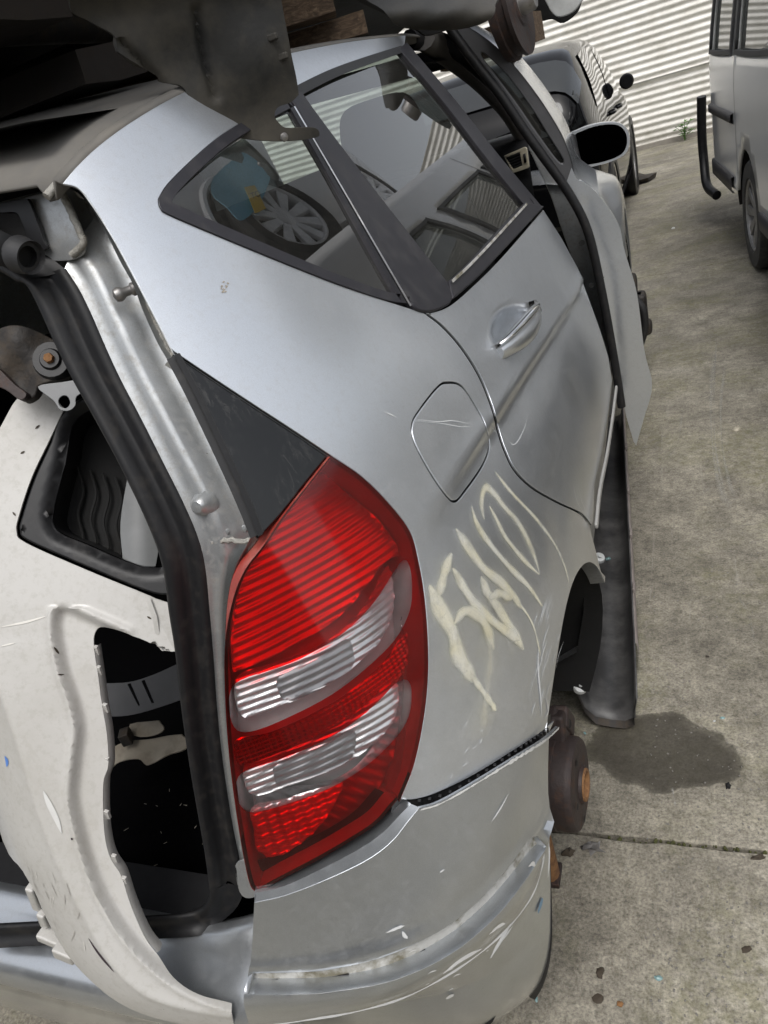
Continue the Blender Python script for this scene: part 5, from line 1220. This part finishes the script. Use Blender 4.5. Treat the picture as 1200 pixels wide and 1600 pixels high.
panel('trim_plate', crv([(160, 1190), (175, 1168), (200, 1158), (225, 1155), (255, 1150), (285, 1148, 1), (295, 1158, 1), (290, 1172), (262, 1180), (240, 1192), (228, 1196), (218, 1186), (190, 1192), (165, 1205)], 4, True), btm, DIRTBEIGE, bt, 7, .003, .001, disp=lambda U, P: .006*np.sin(U[:, 0]/14)+.004*np.cos(U[:, 1]/9))
panel('trim_tab', crv([(205, 1132), (250, 1126, 1), (258, 1140), (240, 1150), (212, 1150)], 3, True), btm, DIRTBEIGE, bt, 7, .003, .001, off=.004)
P_ = btm([(208, 1152)])[0][0]; box('trim_clip', P_+np.array([0, -.01, .012]), (.016, .02, .022), DARKMETAL, bt, .002, rotm('Z', .5))
# straw and crumbs on the boot carpet
V = []; Fc = []
for k in range(16):
    px, py = random.uniform(165, 320), random.uniform(1215, 1430); P_ = pl(px, py, 2, .510)
    if P_[1] > -.39: P_ = pl(px, py, 1, -.345)
    a = random.uniform(0, 6.28); L = random.uniform(.002, .008); v, f = box_g(P_, (L, .0006, .0006), rotm('Z', a)); b = len(V); V += v; Fc += [tuple(b+i for i in q) for q in f]
tag(mk('straw_crumbs', V, Fc, simple('straw', (.20, .185, .15), .8)), 'pale straw crumbs scattered on the boot carpet', 'debris', kind='stuff')

# ------------------------------------------------------------------ spray marks and scratches on the flank
def c8(pts): return [(640+x/3.81, 740+y/3.81) for x, y in pts]
STROKES = [([(505, -10), (600, 110), (750, 270), (860, 420), (920, 550), (948, 660)], .0085, 'f'), ([(440, 275), (425, 190), (432, 120), (455, 85), (500, 120), (560, 200), (640, 290), (700, 400), (745, 510), (770, 600)], .014, 'b'),
 ([(470, 195), (510, 270), (560, 370), (620, 450), (690, 530), (768, 602)], .009, 'n'), ([(362, 195), (400, 310), (480, 430), (600, 570), (700, 670), (785, 790)], .010, 'n'),
 ([(268, 330), (330, 420), (430, 560), (540, 650), (620, 740), (660, 800)], .014, 'n'), ([(640, 770), (700, 850), (740, 940), (772, 1085)], .0045, 'd'),
 ([(415, 615), (450, 700), (510, 790), (570, 880), (620, 960), (672, 1050)], .015, 'n'), ([(248, 565), (320, 690), (400, 800), (500, 890), (600, 960), (645, 990)], .013, 'n'), ([(460, 740), (530, 715), (600, 750)], .014, 'b'),
 ([(240, 475), (205, 570), (180, 660), (165, 735)], .018, 'b'), ([(108, 665), (160, 790), (240, 930), (270, 1060), (320, 1150), (380, 1230)], .019, 'n'), ([(350, 1190), (420, 1290), (470, 1360), (502, 1410)], .0075, 'd'),
 ([(250, 900), (300, 830), (350, 820), (410, 860), (455, 940), (490, 1050)], .016, 'b'), ([(430, 900), (462, 1040), (465, 1150), (445, 1300), (430, 1450), (440, 1560)], .022, 'v')]
sprayroot = None
for k, (pp, w_, kind) in enumerate(STROKES):
    uv = sp(c8(pp), 8, False); n = len(uv); t = np.linspace(0, 1, n)
    tp = np.clip(np.minimum(t, 1-t)*7, 0, 1)**.7
    am = {'f': .85, 'b': .82, 'n': 1.0, 'd': 1.0, 'v': .38}[kind]; wide = {'d': 1.0, 'f': 1.15, 'v': 1.9}.get(kind, 1.08)
    wj = w_*(1+.15*np.sin(t*17+k))
    o = ribbon('spray_mark', uv, wj*wide*(.35+.65*tp), .0009+.00022*k, SPRAY, quarter, attr=True, taper=am*(.55+.45*tp), nx=5)
    # hazy overspray
    if kind in 'nbv': ribbon('overspray', uv, wj*wide*2.6, .0005+.00002*k, SPRAY, quarter, attr=True, taper=.22*tp*am, nx=4)
def scr(pp, w_=.0012, mat=SCRATCH, par=None, off=.0007, surf=0): 
    uv = hit(crv(pp, 6), surf); t = np.linspace(0, 1, len(uv)); ribbon('scratch', uv, w_*np.clip(np.sin(t*math.pi), .25, 1), off+surf, mat, par or quarter)
c4 = lambda pts: [(600+x/2, 400+y/2) for x, y in pts]
scr(c4([(0, 488), (20, 496), (38, 505)]), .0014); scr(c4([(105, 512), (170, 518), (215, 515), (278, 528)]), .0011); scr(c4([(100, 516), (180, 524), (240, 534), (285, 532)]), .0008)
scr(c4([(335, 535), (352, 555)]), .002); scr(c4([(370, 555), (405, 590), (435, 545), (450, 492)]), .0012, par=door)
scr(c4([(590, 710), (600, 760), (620, 800)]), .002, par=door); scr(c4([(604, 705), (615, 760), (630, 800)]), .0015, par=door)
for k in range(26):
    x = 848+random.gauss(0, 9); y = random.uniform(965, 1120); L = random.uniform(15, 48); x -= (y-1000)*.03
    scr([(x, y), (x+L*.10, y-L*.5), (x+L*.28, y-L)], random.uniform(.0006, .0018))
scr([(842, 1000), (840, 1040), (844, 1090), (846, 1120)], .0035); scr([(852, 1090), (856, 1110), (850, 1122)], .005, CHIP)
for k in range(10):
    x, y = random.uniform(690, 830), random.uniform(1120, 1230); scr([(x, y), (x+random.uniform(3, 9), y-random.uniform(2, 12))], .0008)
# brown stain ring on the panel below the window
st_uv = hit([(351+9*math.cos(a), 449+9*math.sin(a)*.9) for a in np.linspace(0, 2*math.pi, 26)]); 
STAIN = simple('rust_stain', (.36, .31, .24), .7)
for k in range(16):
    a = random.uniform(0, 6.28); r = random.uniform(2, 9); scr([(351+r*math.cos(a), 449+r*math.sin(a)), (351+r*math.cos(a+.5), 449+r*math.sin(a+.5))], .0013, STAIN)
# bumper damage
c6 = lambda pts: [(380+x*520/1200, 1100+y*500/1154) for x, y in pts]
def bscr(pp, w_, mat=SCRATCH, off=.0012):
    uv = hit(crv(pp, 6), BO); t = np.linspace(0, 1, len(uv)); P_, N_ = bmap(uv)
    ribbon('scratch', uv, w_*np.clip(np.sin(t*math.pi)*1.3, .25, 1), BO+off+float(np.max(bdisp(uv, P_))), mat, bumper)
ribbon('crack', CRK, .0026+.0012*np.sin(np.arange(len(CRK))*.9), BO+.0022, SCRATCH, bumper)
bscr(c6([(885, 440), (915, 395), (945, 340)]), .0018); bscr(c6([(520, 832), (560, 815), (582, 808)]), .0028); bscr(c6([(575, 825), (582, 840), (592, 850)]), .0022); bscr(c6([(705, 620), (722, 608)]), .0014)
bscr(c6([(880, 920), (920, 850), (950, 800)]), .006, simple('worn_paint', (.62, .63, .63), .5)); bscr(c6([(895, 905), (940, 850), (965, 815)]), .003); bscr(c6([(850, 815), (880, 790), (905, 780)]), .0035, CHIP)
bscr(c6([(700, 950), (760, 905), (830, 870)]), .005, simple('scuffed_paint', (.60, .60, .59), .55)); bscr(c6([(1060, 770), (1068, 740), (1072, 715)]), .007, simple('blue_transfer', (.16, .26, .36), .5))
bscr(c6([(1065, 630), (1070, 560), (1068, 510)]), .0025); bscr(c6([(985, 585), (1000, 575), (1010, 585)]), .003, CHIP); bscr(c6([(770, 1150), (785, 1143), (800, 1140)]), .006, CHIP)
for k in range(8):
    x, y = random.uniform(620, 760), random.uniform(1490, 1580); L = random.uniform(4, 14); bscr([(x, y), (x+L*.5, y-L*.3), (x+L, y-L*.4)], random.uniform(.0005, .0015), random.choice((SCRATCH, CHIP)))

# ------------------------------------------------------------------ cabin: seats, trims
def seat_shape(name, x, y, z, w_, mat, tilt=.22, h=.62, label=None):
    t = mk(name, *merge([lofted_pad(x, y, z, w_, h, .13, tilt)]), mat, CAR, True); m_ = t.modifiers.new('ss', 'SUBSURF'); m_.levels = 1; m_.render_levels = 1; return t
def lofted_pad(x, y, z, w_, h, d, tilt):
    rows = []
    for t, k in ((0, .8), (.05, 1), (.5, 1.0), (.85, .9), (1.0, .7), (1.02, .3)):
        zz = z+h*t; yy = y-tilt*h*t*-1*-1; r = []
        for a in range(10):
            an = 2*math.pi*a/10; r.append((x+math.copysign(abs(math.cos(an))**.5, math.cos(an))*w_/2*k, yy+math.copysign(abs(math.sin(an))**.6, math.sin(an))*d/2*(.6+.4*k), zz))
        rows.append(r)
    V = [p for r in rows for p in r]; n = 10; Fc = [(i*n+k, i*n+(k+1) % n, (i+1)*n+(k+1) % n, (i+1)*n+k) for i in range(len(rows)-1) for k in range(n)]; Fc += [tuple(range(n))[::-1], tuple((len(rows)-1)*n+k for k in range(n))]
    return V, Fc
for x in (.36, -.36):
    st_ = seat_shape('front_seat', x, 1.45, .55, .46, FABRIC, .2, .62)
    hr = mk('headrest', *lofted_pad(x, 1.30, 1.20, .26, .19, .10, .05), FABRIC, st_); m_ = hr.modifiers.new('ss', 'SUBSURF'); m_.levels = 1; m_.render_levels = 1
    sc_ = mk('seat_cushion', *box_g((x, 1.62, .52), (.48, .5, .16)), FABRIC, st_); bevel(sc_, .05, 3)
for x in (.36, -.30):
    st_ = seat_shape('rear_seat', x, .62, .60, .52, FABRIC, .16, .50)
mk('cabin_floor', [(-.75, .3, .36), (.80, .3, .36), (.80, 2.1, .36), (-.75, 2.1, .36)], [(0, 1, 2, 3)], CARPET, CAR)
loft('headlining', [[(-.58, y, 1.425), (-.3, y, 1.455), (0, y, 1.465), (.3, y, 1.455), (.58, y, 1.425)] for y in (-.25, .4, 1.0, 1.55)], FABRIC, CAR)
def refl_pt(px, xw):
    d = ray(*px); t = ((qc-CAMP)@qn)/(d@qn); P = CAMP+d*t; r = d-2*(d@qn)*qn; return P+r*((xw-P[0])/r[0])
wh_ = thing('blue_plastic_sheet', 'blue plastic sheet with a yellow card, mirrored in the quarter window', 'plastic sheet', tuple(refl_pt((360, 290), WX-.15)))
def flatsheet(name, pxs, x, mat, par, dep=.004):
    return prism(name, [refl_pt(q, x) for q in pxs], (dep, 0, 0), mat, par)
flatsheet('sheet', crv([(320, 306), (340, 280), (400, 226), (418, 236), (436, 258), (420, 300), (400, 330), (368, 355), (345, 340), (322, 326)], 4, True), WX-.14, BLUE, wh_)
yc = flatsheet('yellow_card', [(382, 300), (402, 292), (417, 328), (396, 338)], WX-.16, YELLOW, wh_)
fc = bpy.data.curves.new('card_lettering', 'FONT'); fc.body = 'TO'; fc.size = .045; fc.extrude = .0005
fo = bpy.data.objects.new('card_lettering', fc); COL.objects.link(fo); fc.materials.append(simple('card_ink', (.12, .09, .02), .6))
a_, b_, c_ = (refl_pt(q, WX-.1625) for q in ((393, 318), (411, 309), (388, 302)))
ex = _n(b_-a_); nz = np.array([-1.0, 0, 0]); ey = _n(c_-a_); M4 = Matrix([[ex[0], ey[0], nz[0], a_[0]], [ex[1], ey[1], nz[1], a_[1]], [ex[2], ey[2], nz[2], a_[2]], [0, 0, 0, 1]])
dep = bpy.context.evaluated_depsgraph_get(); me = bpy.data.meshes.new_from_object(fo.evaluated_get(dep)); bpy.data.objects.remove(fo)
s_ = np.linalg.norm(b_-a_)/.06
V_ = [M4 @ (v.co*s_) for v in me.vertices]; mk('card_lettering', [tuple(v) for v in V_], [tuple(p.vertices) for p in me.polygons], me.materials[0], yc, False)

# ------------------------------------------------------------------ car stacked on the roof
UP = thing('stacked_car', 'underside of a car stacked on top of the silver hatchback', 'car', (0, 1.5, 1.6))
loft('floor_pan', [[(-.95, y, 1.86), (-.88, y, 1.70), (-.60, y, 1.635), (-.25, y, 1.655), (-.12, y, 1.70), (.12, y, 1.70), (.25, y, 1.655), (.52, y, 1.63), (.62, y, 1.66), (.70, y, 1.76), (.74, y, 1.95)] for y in (-.30, -.1, .3, .8, 1.4, 2.2, 3.4)], UNDER, UP)
loft('rear_valance', [[(-.95, -.30, 1.9), (-.5, -.33, 1.66), (.0, -.34, 1.68), (.5, -.33, 1.64), (.74, -.28, 1.95)], [(-.95, -.36, 2.2), (-.5, -.40, 2.2), (0, -.41, 2.2), (.5, -.40, 2.2), (.74, -.34, 2.2)]], UNDER, UP)
loft('body_side', [[(.74, y, 1.95), (.80, y, 2.1), (.80, y, 2.5), (.62, y, 3.1), (0, y, 3.2)] for y in (-.30, 1, 2.2, 3.4)], DARKGREY, UP)
tube('exhaust', crv3([(.2, -.25, 1.60), (.25, .4, 1.60), (.1, 1.4, 1.60)], 6), .028, DARKMETAL, UP, 10)
for y in (.1, .7): box('cross_member', (0, y, 1.625), (1.2, .09, .05), UNDER, UP, .01)
shn = _n([.72, -.66, -.22]); shm = plane_map((.715, .03, 1.35), shn)
g1 = crv([(190, 66), (240, 118), (305, 192)], 6); g2 = crv([(306, 15), (318, 70), (336, 150)], 6)
def shd(U, P): return -.008*np.exp(-(seg_dist(g1, U, False)/5.5)**2)-.009*np.exp(-(seg_dist(g2, U, False)/7)**2)+.004*np.sin(U[:, 0]/37)*np.cos(U[:, 1]/29)+.02*np.clip((40-U[:, 1]+(U[:, 0]-150)*-.15)/60, 0, 1)**2
SHP = crv([(90, -20), (104, 0), (112, 20), (135, 31), (152, 40), (178, 56), (182, 80, 1), (200, 92), (245, 118), (252, 129), (284, 135), (300, 160), (338, 188, 1), (340, 205, 1), (360, 213), (400, 219), (450, 221), (492, 215), (498, 207), (488, 199), (450, 200), (438, 193), (431, 181), (436, 168), (455, 160), (467, 148, 1), (463, 120), (453, 75), (438, -20, 1)], 5, True)
shl = panel('splash_shield', SHP, shm, DARKGREY, UP, 7, .004, .0012, disp=shd); shl['label'] = 'dark grey plastic splash shield hanging down torn'
for q in ((424, 58), (440, 88)): P_ = shm([q])[0][0]; box('shield_tab', P_+shn*.004, (.012, .006, .007), DARKGREY, shl, .002)
P_ = shm([(443, 214)])[0][0]; lathe('shield_rivet', [(0, .003), (.004, .002), (.005, 0)], P_+shn*.002, shn, STEEL, shl, 14)
gum = plane_map(pl(690, 20, 0, .68), _n([.6, -.75, -.3]))
panel('jacking_point', crv([(560, -20), (585, 12), (605, 34), (640, 44), (690, 46), (725, 40), (748, 26), (758, 4), (764, -20)], 5, True), gum, UNDERGREY, UP, 5, .01, .004, disp=lambda U, P: .05*np.sin(np.clip((U[:, 1]+20)/66, 0, 1)*math.pi*.9)+.0015*np.sin(U[:, 0]/11+U[:, 1]/7))
panel('mud_flap', crv([(648, 40), (700, 24), (712, 40), (690, 50), (668, 56), (655, 50)], 4, True), plane_map(pl(680, 40, 0, .64), _n([.6, -.75, 0])), PLASTIC, UP, 8, .006, .002)
RC = pl(796, 12, 1, 1.22); dsk = lathe('brake_disc', [(r*.86, h*.8) for r, h in [(0, .034), (.05, .034), (.055, .03), (.125, .03), (.125, .018), (.118, .016), (.118, -.006), (.128, -.008), (.128, -.03), (.05, -.032)]], RC, (1, -.10, .08), RUST, UP, 44)
lathe('wheel_hub', [(0, .062), (.022, .062), (.026, .057), (.028, .028), (.034, .022)], RC+np.array([.0, .0, .0]), (1, -.10, .08), STEEL, dsk, 22)
panel('bumper_end', crv([(850, -20), (856, 10), (870, 26), (890, 22), (905, 8), (915, -20)], 4, True), plane_map(pl(880, 0, 1, 2.3), (0, -1, 0)), PALEGREY, UP, 10, .02, .004)
panel('splash_guard', crv([(815, -20), (822, 20), (838, 34), (862, 30), (880, 36), (905, 14), (900, -20)], 4, True), plane_map(pl(850, 10, 1, 2.4), (0, -1, 0)), UNDER, UP, 10, .02, .004)
# timbers between the two cars
def timber(lab, p0, p1, w_, h_):
    p0, p1 = np.array(p0, float), np.array(p1, float); d = _n(p1-p0); u = _n(np.cross(d, (0, 0, 1))); v = np.cross(u, d); rows = []
    for t in np.linspace(0, 1, 9):
        c = p0+(p1-p0)*t; j = lambda: rng.normal(0, .0018)
        rows.append([c+u*(a*w_/2+j())+v*(b*h_/2+j()) for a, b in ((-1, -1), (0, -1.02), (1, -1), (1.02, 0), (1, 1), (0, 1.02), (-1, 1), (-1.02, 0))])
    return tag(loft('timber', rows, WOOD, None, closed=True, cap=True, sharp=25), lab, 'timber', 'timbers packed between the stacked cars')
ea = pl(572, 36, 0, .60)
timber('split timber with pale broken end above the rear door', ea, ea+np.array([-.9, -.30, .02]), .055, .036)
eb = pl(520, 2, 0, .58); timber('dark timber lying above the split timber, running behind the splash shield', eb, eb+np.array([-.9, -.36, .01]), .07, .04)
_W0 = WOOD; WOOD = simple('dark_old_timber', (.016, .012, .009), .9, 0, (.035, .026, .018), 8, .45, .7, .6, .5, 30, .004)
timber('dark timber board lying flat on the roof at the left', (.50, .02, 1.485), (-.6, .30, 1.54), .10, .035)
timber('broad dark board over the roof board at the left', (.52, -.12, 1.545), (-.6, .12, 1.585), .12, .04)
WOOD = _W0
ec = pl(842, 40, 1, 2.1); timber('brown timber block beside the rusty disc of the upper car', ec, ec+np.array([-.35, .05, .0]), .10, .085)

# ------------------------------------------------------------------ small litter on the yard
def scrap(label, name, px, py, s, mat, cat, z=None, rough_=.35, group=None, flat=.4):
    c = pl(px, py, 2, 0.0); r = np.random.default_rng(int(px*7+py)); V, Fc = lathe_g([(0, 1), (.55, .9), (.9, .45), (1, .1), (.85, 0), (0, 0)], (0, 0, 0), (0, 0, 1), 9)
    V = np.array(V); V *= np.array([s, s*r.uniform(.5, .9), s*flat]); V[:, :2] *= (1+rough_*r.normal(0, 1, (len(V), 1))*.5); V[:, 2] *= 1+rough_*r.random(len(V)); V[:, 2] = np.maximum(V[:, 2], 0)
    a = r.uniform(0, 6.28); V = V@rotm('Z', a).T+c+np.array([0, 0, .0005]); o = mk(name, V, Fc, mat, None, True, 40); return tag(o, label, cat, group)
scrap('bent grey metal fragment on the concrete just below the slab joint', 'metal_fragment', 926, 1325, .016, STEEL, 'fragment', flat=.5, rough_=.8)
scrap('crumpled dark wad beside the rusty stand', 'dirt_wad', 889, 1334, .012, LEAFDEAD, 'dirt', rough_=.9, flat=.8)
scrap('black rubber crumb at the right end of the wet patch', 'rubber_crumb', 1138, 1228, .009, UNDER, 'crumb', rough_=.6)
scrap('dead dark leaf scrap right of the bumper, highest of its row', 'dead_leaf', 938, 1520, .009, LEAFDEAD, 'leaf', rough_=.7, flat=.2)
scrap('squarish dark leaf scrap near the bottom edge', 'dead_leaf', 935, 1560, .009, LEAFDEAD, 'leaf', rough_=.4, flat=.2)
scrap('dark leaf scrap by the mossy patch at lower right', 'dead_leaf', 1167, 1484, .009, LEAFDEAD, 'leaf', rough_=.5, flat=.25)
scrap('pale blue glass chip on the mossy concrete at lower right', 'glass_chip', 1029, 1529, .006, BLUECHIP, 'glass chip', rough_=.5)
scrap('orange brick crumb near the bottom edge', 'brick_crumb', 969, 1569, .005, RUSTBRIGHT, 'crumb')
scrap('small greenish glass chip under the bumper corner', 'glass_chip', 838, 1562, .005, BLUECHIP, 'glass chip')
scrap('small glass chip above the wet patch', 'glass_chip', 1129, 1122, .005, BLUECHIP, 'glass chip')
scrap('pale pebble beside the glass chip above the wet patch', 'pebble', 1116, 1127, .004, PALEGREY, 'pebble')
scrap('dark pebble on clean concrete right of the sill cover', 'pebble', 1105, 1026, .005, DARKMETAL, 'pebble')
scrap('curled brown leaf on the lane below the open door', 'dead_leaf', 1151, 671, .020, BEIGE, 'leaf', rough_=.6, flat=.3)
scrap('dark twisted twig scrap by the slab joint at the right edge', 'twig', 1185, 1340, .010, LEAFDEAD, 'twig', rough_=.8)
scrap('greenish glass chip at the end of the sill cover', 'glass_chip', 914, 1146, .005, BLUECHIP, 'glass chip')
scrap('black crumpled rubber scrap on the ground beside the black hatchback', 'rubber_scrap', 990, 288, .17, DARKMETAL, 'scrap', rough_=.9, flat=.45)
scrap('small pale pebble far down the lane', 'pebble', 1052, 357, .02, PALEGREY, 'pebble')
V = []; Fc = []
for k in range(900):
    px, py = random.uniform(840, 1200), random.uniform(760, 1600)
    c = pl(px, py, 2, 0.0008); 
    if c[0] < .95 and c[1] > -.25: continue
    r = random.uniform(.0006, .0022); v, f = box_g(c, (r*2, r*1.4, r), rotm('Z', random.uniform(0, 3))); b = len(V); V += v; Fc += [tuple(b+i for i in q) for q in f]
tag(mk('grit', V, Fc, STONE), 'fine grit and crumbs scattered over the concrete', 'grit', kind='stuff')
# pale scuffs and drag marks on the concrete
def gmap(uv): uv = np.atleast_2d(uv); return np.c_[uv, np.zeros(len(uv))], np.tile([0, 0, 1.0], (len(uv), 1))
for pp, w_, a_ in (([(1112, 831), (1150, 823), (1186, 818)], .006, .9), ([(1168, 849), (1196, 842)], .005, .8), ([(1118, 540), (1112, 600), (1112, 680), (1124, 760), (1146, 800)], .03, .55), ([(1134, 560), (1126, 640), (1132, 720), (1150, 790)], .02, .5), ([(1120, 520), (1116, 600), (1118, 700), (1136, 790)], .012, .7), ([(1060, 780), (1090, 775), (1112, 760)], .012, .4), ([(930, 1100), (985, 1075), (1035, 1085)], .004, .5), ([(1050, 1230), (1056, 1262)], .006, .8), ([(985, 1330), (975, 1370)], .004, .5), ([(1040, 720), (1060, 690), (1066, 640)], .015, .35), ([(1150, 930), (1170, 960), (1180, 1010)], .008, .35)):
    uv = np.array([pl(q[0], q[1], 2, 0)[:2] for q in crv(pp, 8)]); t = np.linspace(0, 1, len(uv))
    ribbon('scuff_mark', uv, w_*(.6+.4*np.sin(t*9)), .0011, FLOORMARK, gnd, mp=gmap, attr=True, taper=a_*np.clip(np.minimum(t, 1-t)*6, 0, 1), nx=3)
# weed at the wall foot
wd = thing('weed', 'small green weed growing at the foot of the corrugated wall', 'plant', tuple(pl(1072, 222, 1, WALLY-.15)*np.array([1, 1, 0])))
base_ = np.array([pl(1070, 218, 1, WALLY-.15)[0], WALLY-.15, 0])
for k in range(7):
    h_ = random.uniform(.12, .42); dx, dy = random.uniform(-.12, .12), random.uniform(-.08, .05); top = base_+np.array([dx, dy, h_])
    sm = tube('stem', crv3([base_, base_+np.array([dx*.3, dy*.3, h_*.6]), top], 4), .004, LEAF, wd, 5)
    for j in range(6):
        c = base_+np.array([dx, dy, h_])*random.uniform(.35, 1); a = random.uniform(0, 6.28); L = random.uniform(.05, .10); d = np.array([math.cos(a), math.sin(a), .3]); s2 = np.array([-math.sin(a), math.cos(a), 0])*L*.3
        mk('leaf', [c, c+d*L*.5+s2, c+d*L+np.array([0, 0, -.02]), c+d*L*.5-s2], [(0, 1, 2, 3)], LEAF, wd, False)
print('objects', len(bpy.data.objects), 'tris', sum(len(o.data.polygons) for o in bpy.data.objects if o.type == 'MESH'))

# ------------------------------------------------------------------ far side of the hatch opening, same pressing mirrored
for src, nm, mt_ in (([o for o in CAR.children if o.name == 'hatch_channel'][0], 'hatch_channel', SILVER_IN), (seal, 'weather_seal', SEALMAT)):
    off_ = np.array(CAR.location); V_ = [(-(v.co.x+off_[0]), v.co.y+off_[1], v.co.z+off_[2]) for v in src.data.vertices]
    mk(nm, V_, [tuple(p.vertices)[::-1] for p in src.data.polygons], mt_, CAR)
tube('weather_seal', [(.03, -.492, .548), (-.25, -.490, .549), (-.50, -.480, .552), (-.56, -.462, .575), (-.565, -.448, .60)], .012, SEALMAT, CAR, 10)
